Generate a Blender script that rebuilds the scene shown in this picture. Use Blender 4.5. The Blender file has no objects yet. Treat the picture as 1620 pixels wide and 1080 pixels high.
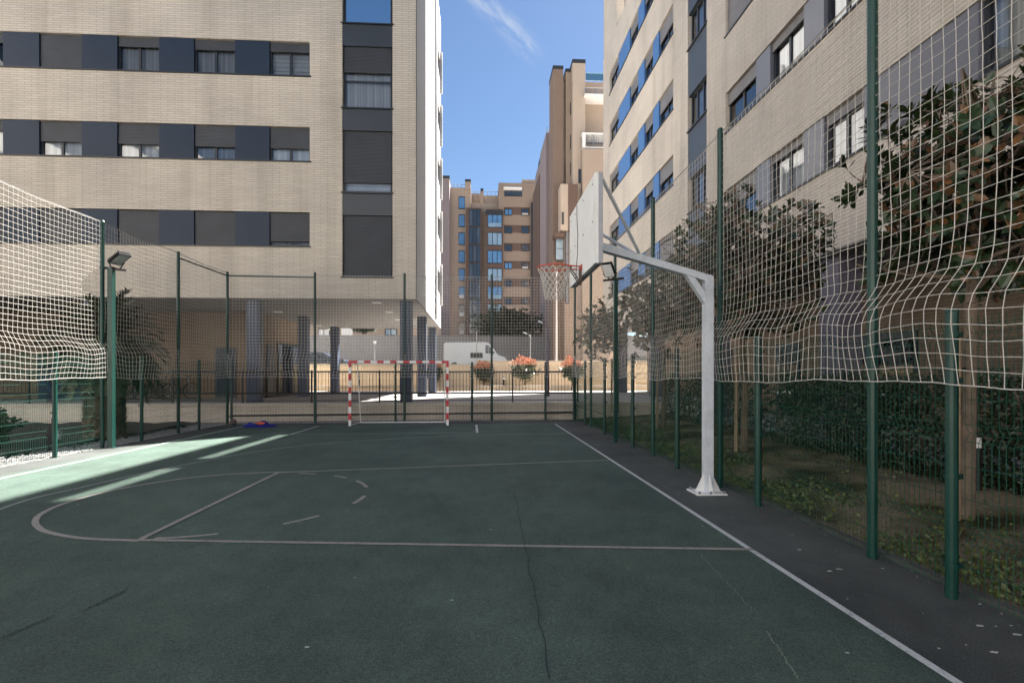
import bpy, math, random
from mathutils import Vector, Matrix
random.seed(7)
R = random.random
def U(a, b): return a + (b - a) * R()
S = bpy.context.scene
COL = S.collection
PI = math.pi
# ------------------------------------------------------------------ camera
FPX, HZ, EYE = 850.0, 594.0, 1.6
YAW = math.atan(51 / FPX)
CA, SA = math.cos(YAW), math.sin(YAW)
cam = bpy.data.cameras.new('camera'); cam.sensor_width = 36; cam.lens = 36 * FPX / 1620
cam.shift_y = 54 / 1620; cam.clip_end = 3000; cam.clip_start = .05
co = bpy.data.objects.new('camera', cam); COL.objects.link(co)
co.location = (0, 0, EYE); co.rotation_euler = (PI / 2, 0, -YAW); S.camera = co
S.view_settings.view_transform = 'Standard'; S.view_settings.look = 'None'; S.view_settings.exposure = 0

# measuring helpers: survey a spot of the photo onto a known plane of the place
def G(px, py, z=0.0):
    v = (py - HZ); d = FPX * (EYE - z) / v; lat = (px - 810) / FPX * d
    return (lat * CA + d * SA, d * CA - lat * SA)
def AT(px, py, Y):
    q = (px - 810) / FPX
    X = Y * (q * CA + SA) / (CA - q * SA)
    d = X * SA + Y * CA
    return (X, EYE + (HZ - py) / FPX * d)
def PXY(px, X):
    q = (px - 810) / FPX
    return X * (CA - q * SA) / (q * CA + SA)

# ------------------------------------------------------------------ mesh builder
ORG = {}
class MB:
    def __init__(s): s.v = []; s.f = []; s.m = []
    def add(s, vs, fs, mi=0):
        n = len(s.v); s.v += [tuple(p) for p in vs]
        for f in fs: s.f.append(tuple(i + n for i in f)); s.m.append(mi)
    def quad(s, a, b, c, d, mi=0): s.add([a, b, c, d], [(0, 1, 2, 3)], mi)
    def box(s, x0, x1, y0, y1, z0, z1, mi=0):
        s.add([(x0, y0, z0), (x1, y0, z0), (x1, y1, z0), (x0, y1, z0), (x0, y0, z1), (x1, y0, z1), (x1, y1, z1), (x0, y1, z1)],
              [(3, 2, 1, 0), (4, 5, 6, 7), (0, 1, 5, 4), (1, 2, 6, 5), (2, 3, 7, 6), (3, 0, 4, 7)], mi)
    def tube(s, pts, r, n=6, mi=0, caps=True, closed=False):
        pts = [Vector(p) for p in pts]; k = len(pts)
        if not isinstance(r, (list, tuple)): r = [r] * k
        base = len(s.v); ref = None
        for i, p in enumerate(pts):
            if closed: t = pts[(i + 1) % k] - pts[i - 1]
            else: t = pts[min(i + 1, k - 1)] - pts[max(i - 1, 0)]
            if t.length < 1e-9: t = Vector((0, 0, 1))
            t.normalize()
            if ref is None:
                ref = Vector((0, 0, 1)) if abs(t.z) < .9 else Vector((1, 0, 0))
            a = ref - t * ref.dot(t)
            if a.length < 1e-6: a = t.orthogonal()
            a.normalize(); ref = a; b = t.cross(a)
            for j in range(n):
                w = 2 * PI * j / n
                s.v.append(tuple(p + a * (math.cos(w) * r[i]) + b * (math.sin(w) * r[i])))
        for i in range(k if closed else k - 1):
            for j in range(n):
                a0 = base + i * n + j; a1 = base + i * n + (j + 1) % n
                i2 = (i + 1) % k
                b0 = base + i2 * n + j; b1 = base + i2 * n + (j + 1) % n
                s.f.append((a0, a1, b1, b0)); s.m.append(mi)
        if caps and not closed and n > 2:
            s.f.append(tuple(base + j for j in reversed(range(n)))); s.m.append(mi)
            s.f.append(tuple(base + (k - 1) * n + j for j in range(n))); s.m.append(mi)
    def beam(s, p0, p1, w, h, mi=0, up=(0, 0, 1), w1=None, h1=None):
        p0 = Vector(p0); p1 = Vector(p1); t = (p1 - p0).normalized(); up = Vector(up)
        a = t.cross(up)
        if a.length < 1e-6: a = t.cross(Vector((0, 1, 0)))
        a.normalize(); b = a.cross(t); w1 = w if w1 is None else w1; h1 = h if h1 is None else h1
        vs = []
        for p, ww, hh in ((p0, w, h), (p1, w1, h1)):
            for sx, sy in ((-1, -1), (1, -1), (1, 1), (-1, 1)): vs.append(p + a * (sx * ww / 2) + b * (sy * hh / 2))
        s.add(vs, [(3, 2, 1, 0), (4, 5, 6, 7), (0, 1, 5, 4), (1, 2, 6, 5), (2, 3, 7, 6), (3, 0, 4, 7)], mi)
    def prism(s, poly, axis, a0, a1, mi=0):
        # poly in the two other axes; extruded along axis from a0 to a1
        def P(u, w, a): return {'x': (a, u, w), 'y': (u, a, w), 'z': (u, w, a)}[axis]
        n = len(poly); vs = [P(u, w, a0) for u, w in poly] + [P(u, w, a1) for u, w in poly]
        fs = [tuple(range(n)), tuple(reversed(range(n, 2 * n)))] + [(i, i + n, (i + 1) % n + n, (i + 1) % n) for i in range(n)]
        s.add(vs, fs, mi)
    def ball(s, c, rx, ry, rz, nu=16, nv=10, mi=0, f=None):
        vs = []
        for i in range(nv + 1):
            th = PI * i / nv
            for j in range(nu):
                ph = 2 * PI * j / nu; k = f(th, ph) if f else 1
                vs.append((c[0] + rx * k * math.sin(th) * math.cos(ph), c[1] + ry * k * math.sin(th) * math.sin(ph), c[2] + rz * k * math.cos(th)))
        fs = [(i * nu + j, (i + 1) * nu + j, (i + 1) * nu + (j + 1) % nu, i * nu + (j + 1) % nu) for i in range(nv) for j in range(nu)]
        s.add(vs, fs, mi)
    def mesh(s, name, mats, org=(0, 0, 0), smooth=False):
        me = bpy.data.meshes.new(name)
        o = org
        me.from_pydata([(a - o[0], b - o[1], c - o[2]) for a, b, c in s.v], [], s.f)
        if not isinstance(mats, (list, tuple)): mats = [mats]
        for m in mats: me.materials.append(m)
        if len(mats) > 1: me.polygons.foreach_set('material_index', s.m)
        if smooth: me.polygons.foreach_set('use_smooth', [True] * len(me.polygons))
        me.update()
        return me
    def build(s, name, mats, parent=None, smooth=False, org=None, rz=None):
        root = parent
        while root is not None and root.parent is not None: root = root.parent
        o = ORG.get(root.name, (0, 0, 0)) if root is not None else (org or (0, 0, 0))
        ob = bpy.data.objects.new(name, s.mesh(name, mats, o, smooth)); COL.objects.link(ob)
        if parent is not None: ob.parent = parent
        else: ob.location = o; ORG[ob.name] = o
        return ob
def tag(o, label=None, cat=None, group=None, kind=None):
    if label: o['label'] = label
    if cat: o['category'] = cat
    if group: o['group'] = group
    if kind: o['kind'] = kind
    return o
def thing(name, label, cat, loc=(0, 0, 0), group=None):
    o = bpy.data.objects.new(name, None); COL.objects.link(o); o.location = loc; o.empty_display_size = .2
    ORG[o.name] = tuple(loc)
    return tag(o, label, cat, group)
def kids(o): return [c for c in COL.objects if c.parent == o]
def copy_thing(src, loc, rz, label=None):
    r = src.copy(); COL.objects.link(r); r.location = loc; r.rotation_euler = (0, 0, rz)
    if label: r['label'] = label
    for ch in kids(src):
        c = ch.copy(); COL.objects.link(c); c.parent = r
        for g in kids(ch):
            d = g.copy(); COL.objects.link(d); d.parent = c
    return r
def struct(name, mb, m, smooth=False): return tag(mb.build(name, m, smooth=smooth), kind='structure')

# ------------------------------------------------------------------ materials
class NT:
    def __init__(s, name):
        s.m = bpy.data.materials.new(name); s.m.use_nodes = True
        s.t = s.m.node_tree; s.b = s.t.nodes['Principled BSDF']; s.out = s.t.nodes['Material Output']
    def n(s, ty, **kw):
        x = s.t.nodes.new(ty)
        for k, v in kw.items(): setattr(x, k, v)
        return x
    def l(s, a, b): s.t.links.new(a, b)
    def pos(s): return s.n('ShaderNodeNewGeometry').outputs['Position']
    def obj(s): return s.n('ShaderNodeTexCoord').outputs['Object']
    def noise(s, vec, scale, detail=4, rough=.55, sc=None):
        if sc is not None:
            mp = s.n('ShaderNodeMapping'); mp.inputs['Scale'].default_value = sc; s.l(vec, mp.inputs['Vector']); vec = mp.outputs[0]
        x = s.n('ShaderNodeTexNoise'); x.inputs['Scale'].default_value = scale; x.inputs['Detail'].default_value = detail; x.inputs['Roughness'].default_value = rough
        s.l(vec, x.inputs['Vector']); return x.outputs['Fac']
    def ramp(s, fac, stops):
        x = s.n('ShaderNodeValToRGB'); e = x.color_ramp.elements
        while len(e) < len(stops): e.new(.5)
        for i, (p, c) in enumerate(stops): e[i].position = p; e[i].color = (*c, 1) if len(c) == 3 else c
        s.l(fac, x.inputs[0]); return x.outputs[0]
    def mix(s, fac, a, b, mode='MIX'):
        x = s.n('ShaderNodeMix', data_type='RGBA', blend_type=mode)
        for sock, v in ((x.inputs[0], fac), (x.inputs[6], a), (x.inputs[7], b)):
            if isinstance(v, (int, float)): sock.default_value = v
            elif isinstance(v, (tuple, list)): sock.default_value = (*v, 1) if len(v) == 3 else v
            else: s.l(v, sock)
        return x.outputs[2]
    def math(s, op, a, b=None, c=None):
        x = s.n('ShaderNodeMath', operation=op)
        for i, v in enumerate((a, b, c)):
            if v is None: continue
            if isinstance(v, (int, float)): x.inputs[i].default_value = v
            else: s.l(v, x.inputs[i])
        return x.outputs[0]
    def bump(s, h, strength=.3, dist=.02):
        x = s.n('ShaderNodeBump'); x.inputs['Strength'].default_value = strength; x.inputs['Distance'].default_value = dist
        s.l(h, x.inputs['Height']); s.l(x.outputs[0], s.b.inputs['Normal'])
    def col(s, c):
        if isinstance(c, (tuple, list)): s.b.inputs['Base Color'].default_value = (*c, 1)
        else: s.l(c, s.b.inputs['Base Color'])
    def set(s, rough=None, metal=None, spec=None):
        if rough is not None: s.b.inputs['Roughness'].default_value = rough
        if metal is not None: s.b.inputs['Metallic'].default_value = metal
        if spec is not None: s.b.inputs['Specular IOR Level'].default_value = spec
def mul(c, k): return tuple(min(1, x * k) for x in c)
def M(name, c, rough=.6, var=.18, scale=3.0, metal=0, spec=.5, bump=0, fine=40):
    t = NT(name); p = t.pos()
    a = t.noise(p, scale); b = t.noise(p, fine, 2)
    k = t.mix(.35, a, b)
    t.col(t.ramp(k, [(.3, mul(c, 1 - var)), (.7, mul(c, 1 + var))]))
    t.set(rough, metal, spec)
    if bump: t.bump(b, bump, .01)
    return t.m
def brick(name, c1, c2, mortar, bump=.4):
    t = NT(name); p = t.pos()
    sx = t.n('ShaderNodeSeparateXYZ'); t.l(p, sx.inputs[0])
    u = t.math('ADD', sx.outputs[0], sx.outputs[1])
    cb = t.n('ShaderNodeCombineXYZ'); t.l(u, cb.inputs[0]); t.l(sx.outputs[2], cb.inputs[1])
    x = t.n('ShaderNodeTexBrick'); t.l(cb.outputs[0], x.inputs['Vector'])
    x.inputs['Scale'].default_value = 1; x.inputs['Brick Width'].default_value = .49; x.inputs['Row Height'].default_value = .082
    x.inputs['Mortar Size'].default_value = .011; x.inputs['Mortar Smooth'].default_value = .3; x.inputs['Bias'].default_value = 0
    x.inputs['Color1'].default_value = (*c1, 1); x.inputs['Color2'].default_value = (*c2, 1); x.inputs['Mortar'].default_value = (*mortar, 1)
    big = t.noise(p, .35, 5); streak = t.noise(p, 1.2, 4, sc=(1, 1, .08))
    c = t.mix(.75, x.outputs['Color'], t.ramp(big, [(.3, (.78, .77, .77)), (.7, (1.1, 1.08, 1.04))]), 'MULTIPLY')
    c = t.mix(.5, c, t.ramp(streak, [(.34, (.72, .71, .69)), (.5, (1, 1, 1)), (.7, (1.06, 1.06, 1.06))]), 'MULTIPLY')
    t.col(c); t.set(.85, spec=.25)
    inv = t.math('SUBTRACT', 1.0, x.outputs['Fac']); t.bump(inv, bump, .012)
    return t.m
def slat_mat(name, c, period=.05, rough=.5):
    t = NT(name); p = t.pos(); sx = t.n('ShaderNodeSeparateXYZ'); t.l(p, sx.inputs[0])
    f = t.math('FRACT', t.math('DIVIDE', sx.outputs[2], period))
    g = t.math('PINGPONG', f, .5)
    edge = t.ramp(f, [(0, (.35, .35, .35)), (.16, (1, 1, 1)), (.9, (1, 1, 1)), (1, (.5, .5, .5))])
    k = t.noise(p, 1.5)
    t.col(t.mix(1.0, t.ramp(k, [(.3, mul(c, .85)), (.7, mul(c, 1.15))]), edge, 'MULTIPLY')); t.set(rough)
    t.bump(g, .5, .02)
    return t.m
def leaf_mat(name, front, back, vary=.35, rough=.4, backfrac=True):
    t = NT(name); g = t.n('ShaderNodeNewGeometry')
    k = t.noise(g.outputs['Position'], 9, 3); k2 = g.outputs['Random Per Island']
    f = t.mix(1.0, t.ramp(k, [(.3, mul(front, 1 - vary)), (.7, mul(front, 1 + vary))]), t.ramp(k2, [(0, (.6, .65, .6)), (.6, (1.1, 1.1, 1)), (1, (1.5, 1.3, .8))]), 'MULTIPLY')
    b = t.mix(1.0, back, t.ramp(k2, [(0, (.6, .6, .6)), (1, (1.4, 1.3, 1.2))]), 'MULTIPLY')
    b = t.mix(t.math('GREATER_THAN', t.math('FRACT', t.math('MULTIPLY', k2, 7.31)), .38), b, mul(front, 1.15))
    t.col(t.mix(g.outputs['Backfacing'], f, b)); t.set(rough)
    t.b.inputs['Transmission Weight'].default_value = 0
    return t.m
def painted_folds(name, c, period=.09):  # vertical fold shading painted into the colour of flat curtains
    t = NT(name); p = t.pos(); sx = t.n('ShaderNodeSeparateXYZ'); t.l(p, sx.inputs[0])
    u = t.math('ADD', sx.outputs[0], sx.outputs[1])
    w = t.n('ShaderNodeTexNoise', noise_dimensions='1D'); t.l(t.math('DIVIDE', u, period), w.inputs['W']); w.inputs['Scale'].default_value = 1
    t.col(t.ramp(w.outputs['Fac'], [(.3, mul(c, .6)), (.65, c)])); t.set(.9)
    return t.m
def glass_mat(name, tint=(.75, .8, .85), refl=(1, 1, 1), base=.06):
    t = NT(name); t.t.nodes.remove(t.b)
    tr = t.n('ShaderNodeBsdfTransparent'); tr.inputs[0].default_value = (*tint, 1)
    gl = t.n('ShaderNodeBsdfGlossy'); gl.inputs['Roughness'].default_value = .03; gl.inputs['Color'].default_value = (*refl, 1)
    fr = t.n('ShaderNodeFresnel'); fr.inputs[0].default_value = 1.55
    nz = t.noise(t.pos(), .8, 2); bp = t.n('ShaderNodeBump'); bp.inputs['Strength'].default_value = .05; bp.inputs['Distance'].default_value = .05
    t.l(nz, bp.inputs['Height']); t.l(bp.outputs[0], gl.inputs['Normal'])
    f = t.math('ADD', t.math('MULTIPLY', fr.outputs[0], 1.3), base)
    mx = t.n('ShaderNodeMixShader'); t.l(f, mx.inputs[0]); t.l(tr.outputs[0], mx.inputs[1]); t.l(gl.outputs[0], mx.inputs[2])
    t.l(mx.outputs[0], t.out.inputs[0])
    return t.m

m_brick = brick('cream_brick', (.70, .64, .55), (.635, .575, .49), (.43, .385, .325))
m_brick_r = brick('pale_brick', (.65, .59, .51), (.60, .54, .465), (.44, .39, .34))
m_brick_low = brick('shaded_brick', (.30, .235, .17), (.26, .2, .15), (.2, .155, .115))  # darker brick copy; portico shade is put into its colour
m_white_wall = M('sun_whitened_wall', (.55, .545, .53), .85, .03, .8)  # white in place of brick, for the sun-blown look of the end wall
m_panel = M('navy_panel', (.022, .036, .062), .45, .12, .6, spec=.3)
m_panel_d = M('charcoal_panel', (.045, .053, .062), .4, .12, .6)
m_panel_b = M('sky_tinted_panel', (.07, .17, .38), .25, .12, .5, spec=.7)  # sky reflection on the far panels is put into their blue colour
m_panel_g = M('grey_panel', (.125, .13, .155), .3, .1, .5, spec=.6)
m_frame = M('dark_frame', (.025, .03, .036), .4, .1)
m_shut = slat_mat('shutter_slats', (.046, .051, .06))
m_shut_d = slat_mat('dark_shutter_slats', (.034, .039, .047))
m_shut_l = slat_mat('pale_shutter_slats', (.2, .19, .185))
m_glass = glass_mat('window_glass', base=.08)
m_glass_sky = glass_mat('mirror_glass', (.35, .42, .5), (.75, .9, 1), .8)
m_glass_dim = glass_mat('dull_glass', (.55, .58, .62), (.8, .85, .9), .02)
m_curt = painted_folds('pale_curtain', (.62, .6, .55))
m_curt_g = painted_folds('grey_curtain', (.3, .29, .28))
m_curt_w = painted_folds('white_curtain', (.85, .85, .83), .2)
m_blind = slat_mat('zebra_blind', (.8, .79, .74), .16)
m_dark = M('dark_room', (.03, .03, .032), .9)  # near-black colour paints in the darkness behind the panes
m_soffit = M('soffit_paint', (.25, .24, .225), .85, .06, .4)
m_col_navy = M('navy_column', (.05, .066, .105), .5, .12, 1.2)
m_col_purple = M('purple_grey_column', (.16, .145, .18), .6, .1, 1)
m_white = M('white_paint', (.8, .8, .79), .45, .05, 4)
m_steel_w = M('white_steel', (.62, .66, .71), .45, .2, 4, spec=.5, bump=.15)
m_green = M('green_steel', (.005, .044, .034), .35, .2, 6, spec=.5)
m_green_d = M('dark_green_steel', (.010, .045, .036), .4, .2, 6)
m_wire = M('green_wire', (.008, .070, .048), .6, .2, 6, spec=.25)
m_wire_b = M('dark_wire', (.012, .02, .018), .5, .2, 6)
m_iron = M('black_iron', (.012, .012, .013), .5, .2, 6)
m_net = M('net_cord', (.56, .53, .48), .8, .1, 8)
m_cable = M('steel_cable', (.25, .25, .25), .5, .1)
m_red = M('red_paint', (.5, .022, .03), .45, .12, 8)
m_orange = M('orange_steel', (.5, .085, .05), .5, .15, 10)
m_board = M('backboard_face', (.84, .84, .83), .6, .09, 4)
m_grey_metal = M('grey_metal', (.3, .31, .33), .4, .15, 6, metal=.6)
m_trunk = M('tree_bark', (.17, .125, .09), .9, .35, 7, bump=.6)
m_stake = M('timber_stake', (.3, .22, .14), .9, .25, 7)
m_mag = leaf_mat('magnolia_leaf', (.030, .054, .022), (.17, .088, .036), rough=.3)
m_mag2 = leaf_mat('olive_magnolia_leaf', (.04, .062, .028), (.12, .085, .05), rough=.28)  # lighter olive leaf tone
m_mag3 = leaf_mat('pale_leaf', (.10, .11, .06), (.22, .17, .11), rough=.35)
m_hedge = leaf_mat('hedge_leaf', (.022, .042, .018), (.026, .042, .02), rough=.35)
m_palm = leaf_mat('palm_leaf', (.04, .055, .025), (.045, .055, .03), rough=.5)
m_palm_trunk = M('palm_bark', (.12, .09, .062), .95, .5, 9, bump=1.0, fine=18)
m_bush = leaf_mat('bush_leaf', (.05, .075, .03), (.06, .08, .035))
m_flower = leaf_mat('coral_flower', (.55, .27, .19), (.5, .2, .15), .25)
m_dark_tree = leaf_mat('dark_tree_leaf', (.03, .042, .022), (.03, .04, .02))
m_cover = leaf_mat('ground_cover_leaf', (.075, .10, .022), (.06, .08, .025), .4)
m_gravel = M('white_gravel', (.24, .235, .23), .9, .35, 14)
m_beige_wall = M('beige_render', (.70, .58, .43), .9, .1, .8)
m_kerb = M('pale_kerb', (.55, .5, .43), .9, .1, 2)
m_grey_wall = M('grey_concrete', (.2, .205, .215), .9, .12, .5)
m_brown = M('brown_brick', (.28, .215, .17), .85, .07, .7)
m_tan = M('tan_brick', (.37, .295, .235), .85, .06, .7)
m_tan_l = M('light_tan_brick', (.44, .365, .30), .85, .06, .7)
m_rbrown = M('red_brown_brick', (.12, .078, .062), .85, .1, .8)
m_mauve = M('mauve_brick', (.25, .21, .215), .85, .07, .7)
m_capd = M('dark_cap', (.03, .034, .04), .5)
m_rubber = M('black_rubber', (.015, .015, .016), .8)
m_van = M('van_paint', (.44, .49, .55), .35, .04, 1)
m_carp = M('car_paint', (.02, .03, .05), .25, .04, 1)
m_jersey = M('blue_cloth', (.012, .02, .22), .9, .35, 12)
m_patch = M('coral_cloth', (.75, .14, .08), .9, .1, 12)
m_ball = M('worn_ball', (.13, .10, .09), .7, .25, 20)
m_bag = M('pale_plastic', (.5, .5, .48), .5, .3, 14)
m_door_b = M('blue_door', (.02, .05, .105), .4, .12, 2)
m_lampb = M('lamp_black', (.012, .012, .013), .9, .2, 6, spec=.15)
m_led = M('lamp_glass', (.32, .34, .34), .25, .1, 30)

# --- court surfaces
def court_mat(name, c, lo=.75, hi=1.25, tex=1.0):
    t = NT(name); p = t.pos()
    big = t.noise(p, .45, 5, .6); mid = t.noise(p, 3.5, 5, .65); fine = t.noise(p, 95, 3, .7); grit = t.noise(p, 330, 2, .6)
    c0 = t.ramp(big, [(.3, mul(c, lo)), (.7, mul(c, hi))])
    c0 = t.mix(.8, c0, t.ramp(mid, [(.3, (.82, .83, .84)), (.7, (1.12, 1.12, 1.1))]), 'MULTIPLY')
    c0 = t.mix(.85 * tex, c0, t.ramp(fine, [(.3, (.38, .4, .4)), (.5, (1, 1, 1)), (.72, (1.9, 1.9, 1.8))]), 'MULTIPLY')
    c0 = t.mix(.6 * tex, c0, t.ramp(grit, [(.3, (.55, .55, .55)), (.7, (1.5, 1.5, 1.5))]), 'MULTIPLY')
    stain = t.noise(p, 1.1, 7, .7, sc=(1, .45, 1)); scuff = t.noise(p, 14, 5, .8, sc=(1, .25, 1))
    c0 = t.mix(.7, c0, t.ramp(stain, [(.36, (.74, .76, .76)), (.5, (1, 1, 1)), (.66, (1.16, 1.13, 1.08))]), 'MULTIPLY')
    c0 = t.mix(t.ramp(scuff, [(.58, (0, 0, 0)), (.72, (.4, .4, .4))]), c0, (.13, .14, .12))
    t.col(c0); t.set(.82, spec=.3); t.bump(t.math('ADD', fine, grit), .45, .006)
    return t.m
m_court = court_mat('green_court', (.069, .102, .084))
m_asph = court_mat('grey_asphalt', (.078, .084, .080), .65, 1.35)
def line_mat(name, c, wear):
    t = NT(name); p = t.pos()
    n = t.noise(p, 60, 4, .75); n2 = t.noise(p, 5, 3)
    k = t.math('ADD', t.math('MULTIPLY', n, .7), t.math('MULTIPLY', n2, .3))
    t.col(t.ramp(k, [(wear - .06, (.075, .10, .09)), (wear + .05, mul(c, .85)), (.75, c)])); t.set(.8)
    return t.m
m_line_w = line_mat('white_line', (.62, .64, .62), .40)
m_line_k = line_mat('worn_pale_line', (.35, .325, .285), .42)
m_line_f = line_mat('faint_line', (.3, .32, .3), .42)
m_crack = M('crack_tar', (.025, .034, .031), .9)
m_crack_l = M('crack_pale', (.22, .24, .2), .9)
m_speck = M('pale_speck', (.55, .56, .54), .9)

def lawn_mat():
    t = NT('dappled_lawn_soil'); p = t.pos()
    a = t.noise(p, .9, 5, .6); b = t.noise(p, 22, 4, .7); c = t.noise(p, 120, 2)
    c0 = t.ramp(a, [(.36, (.04, .042, .02)), (.45, (.11, .095, .055)), (.58, (.26, .21, .15))])  # soil and grass tones; the pale patches also paint in dappled light
    c0 = t.mix(.8, c0, t.ramp(b, [(.3, (.5, .5, .5)), (.7, (1.4, 1.35, 1.25))]), 'MULTIPLY')
    t.col(c0); t.set(.95, spec=.1); t.bump(t.math('ADD', b, c), .8, .03)
    return t.m
m_lawn = lawn_mat()
m_terr = M('terrace_paving', (.36, .33, .30), .9, .12, 1.2)
m_path = M('concrete_path', (.32, .30, .27), .9, .1, 1)
m_street = M('street_paving', (.42, .38, .34), .9, .12, 1.2)
m_ground = M('bare_ground', (.16, .13, .095), .95, .3, 1)
m_soil = M('dark_soil', (.05, .04, .03), .95, .4, 3)

# ------------------------------------------------------------------ setting
ELEV, PHI = math.radians(49), math.radians(46)      # sun: PHI from +X towards +Y
b = MB(); b.quad((-400, -400, -.06), (400, -400, -.06), (400, 400, -.06), (-400, 400, -.06)); struct('ground', b, m_ground)
XL, XR, YE = -7.42, 2.48, 17.55
b = MB(); b.quad((-8.32, -8, 0), (3.62, -8, 0), (3.62, 19.35, 0), (-8.32, 18.15, 0)); struct('asphalt', b, m_asph)
b = MB(); b.quad((XL - .2, -8, .004), (XR + .03, -8, .004), (XR + .03, 17.75, .004), (XL - .2, 17.55, .004)); struct('court', b, m_court)
b = MB(); b.box(3.55, 3.63, -8, 19.3, -.05, .035); struct('kerb', b, M('dark_kerb', (.07, .068, .062), .95, .3, 4))
LZ = .008
def stroke(mb, pts, w, z=LZ):
    P = [Vector((p[0], p[1], 0)) for p in pts]; n = len(P); L = []
    for i in range(n):
        t = (P[min(i + 1, n - 1)] - P[max(i - 1, 0)]).normalized(); a = Vector((-t.y, t.x, 0))
        L.append((P[i] + a * w / 2, P[i] - a * w / 2))
    for i in range(n - 1):
        q = [L[i][0], L[i][1], L[i + 1][1], L[i + 1][0]]
        mb.add([(v.x, v.y, z) for v in q], [(0, 1, 2, 3)])
def spl(pts, k=10):
    P = [Vector((p[0], p[1], 0)) for p in pts]; P = [P[0] * 2 - P[1]] + P + [P[-1] * 2 - P[-2]]; out = []
    for i in range(1, len(P) - 2):
        for j in range(k):
            t = j / k; p0, p1, p2, p3 = P[i - 1:i + 3]
            out.append(.5 * ((2 * p1) + (p2 - p0) * t + (2 * p0 - 5 * p1 + 4 * p2 - p3) * t * t + (3 * p1 - p0 - 3 * p2 + p3) * t ** 3))
    out.append(P[-2]); return [(v.x, v.y) for v in out]
def line(name, pts, w, m, z=LZ):
    b = MB(); stroke(b, pts, w, z); return struct(name, b, m)
line('side_line', [(XR, -8), (XR, 17.62)], .055, m_line_w)
line('side_line', [(XL, -8), (XL, 17.4)], .055, m_line_w)
line('end_line', [(XL, 17.35), (-2, 17.5), (XR, 17.65)], .055, m_line_f, LZ + .002)
fa, fb = G(220, 855), G(440, 748); ca, cb = G(1192, 870), G(966, 728)
line('key_line', [fa, ca], .06, m_line_k, LZ + .002)
line('key_line', [fb, cb], .06, m_line_k, LZ + .002)
line('free_throw_line', [fa, fb], .06, m_line_k, LZ + .003)
arc = spl([G(*p) for p in ((220, 856), (130, 852), (78, 843), (60, 834), (56, 824), (66, 813), (96, 799), (150, 783), (220, 768), (310, 755), (400, 748.5), (490, 746))])
line('free_throw_arc', arc, .062, m_line_k, LZ + .001)
cx, cy = (fa[0] + fb[0]) / 2, (fa[1] + fb[1]) / 2
rad = math.hypot(fa[0] - fb[0], fa[1] - fb[1]) / 2
ax = math.atan2(fb[1] - fa[1], fb[0] - fa[0])
b = MB()
for a0, a1 in ((-176, -158), (-138, -124), (-104, -90), (-72, -54), (-44, -34), (-22, -12)):
    pts = [(cx + rad * .98 * math.cos(ax + math.radians(a)), cy + rad * .98 * math.sin(ax + math.radians(a))) for a in [a0 + (a1 - a0) * i / 6 for i in range(7)]]
    stroke(b, pts, .055, LZ + .001)
struct('dashed_arc', b, m_line_k)
tp = spl([(1.4, .35), (-2, .9), (-4.6, 3.4)] + [G(*p) for p in ((0, 806), (130, 771), (270, 740), (390, 717), (500, 703), (620, 694.5), (760, 688), (890, 686))] + [(XR, 14.3)])
line('three_point_line', tp, .05, m_line_f)
ga, gb, gc = G(460, 687.5), G(755, 684.5), G(504, 674)
line('goal_area_line', [ga, gb], .055, m_line_f, LZ + .001)
line('goal_area_line', [gb, G(753.5, 672)], .07, m_line_w, LZ + .002)
line('goal_area_line', [ga, gc], .055, m_line_w, LZ + .002)
def wiggle(p, q, n, amp):
    out = []
    for i in range(n + 1):
        t = i / n; out.append((p[0] + (q[0] - p[0]) * t + U(-amp, amp), p[1] + (q[1] - p[1]) * t + U(-amp, amp)))
    return out
for p, q, m, w in ((G(812, 770), G(872, 1075), m_crack, .007), (G(0, 1012), G(85, 975), m_crack, .009), (G(130, 968), G(202, 933), m_crack, .012),
                   (G(270, 880), G(330, 855), m_crack, .008), (G(1110, 880), G(1190, 965), m_crack_l, .004), (G(1214, 1000), G(1262, 1075), m_crack_l, .007)):
    line('court_crack', wiggle(p, q, 40, .012), w, m, LZ + .003)
b = MB()
for i in range(80):
    x, y = (U(XL, XR), U(1.6, 15)) if R() < .62 else (U(2.6, 3.4), U(1.8, 9))
    r = U(.003, .009) * (1 if R() < .93 else 1.8); a = R() * 6
    n = 7; P = [(x + r * U(.6, 1.5) * math.cos(a + 2 * PI * j / n) * 1.4, y + r * U(.5, 1.2) * math.sin(a + 2 * PI * j / n), .0125) for j in range(n)]
    b.add(P, [tuple(range(n))])
for px, py in ((1312, 905), (1328, 902), (1550, 992), (1608, 1006), (1572, 1034), (1265, 871), (576, 706)):
    x, y = G(px, py); n = 9
    b.add([(x + U(.012, .034) * math.cos(2 * PI * j / n), y + U(.008, .02) * math.sin(2 * PI * j / n), .0125) for j in range(n)], [tuple(range(n))])
tag(b.build('litter', m_speck), 'tiny pale chips and droppings scattered over the court', 'litter', kind='stuff')

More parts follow.
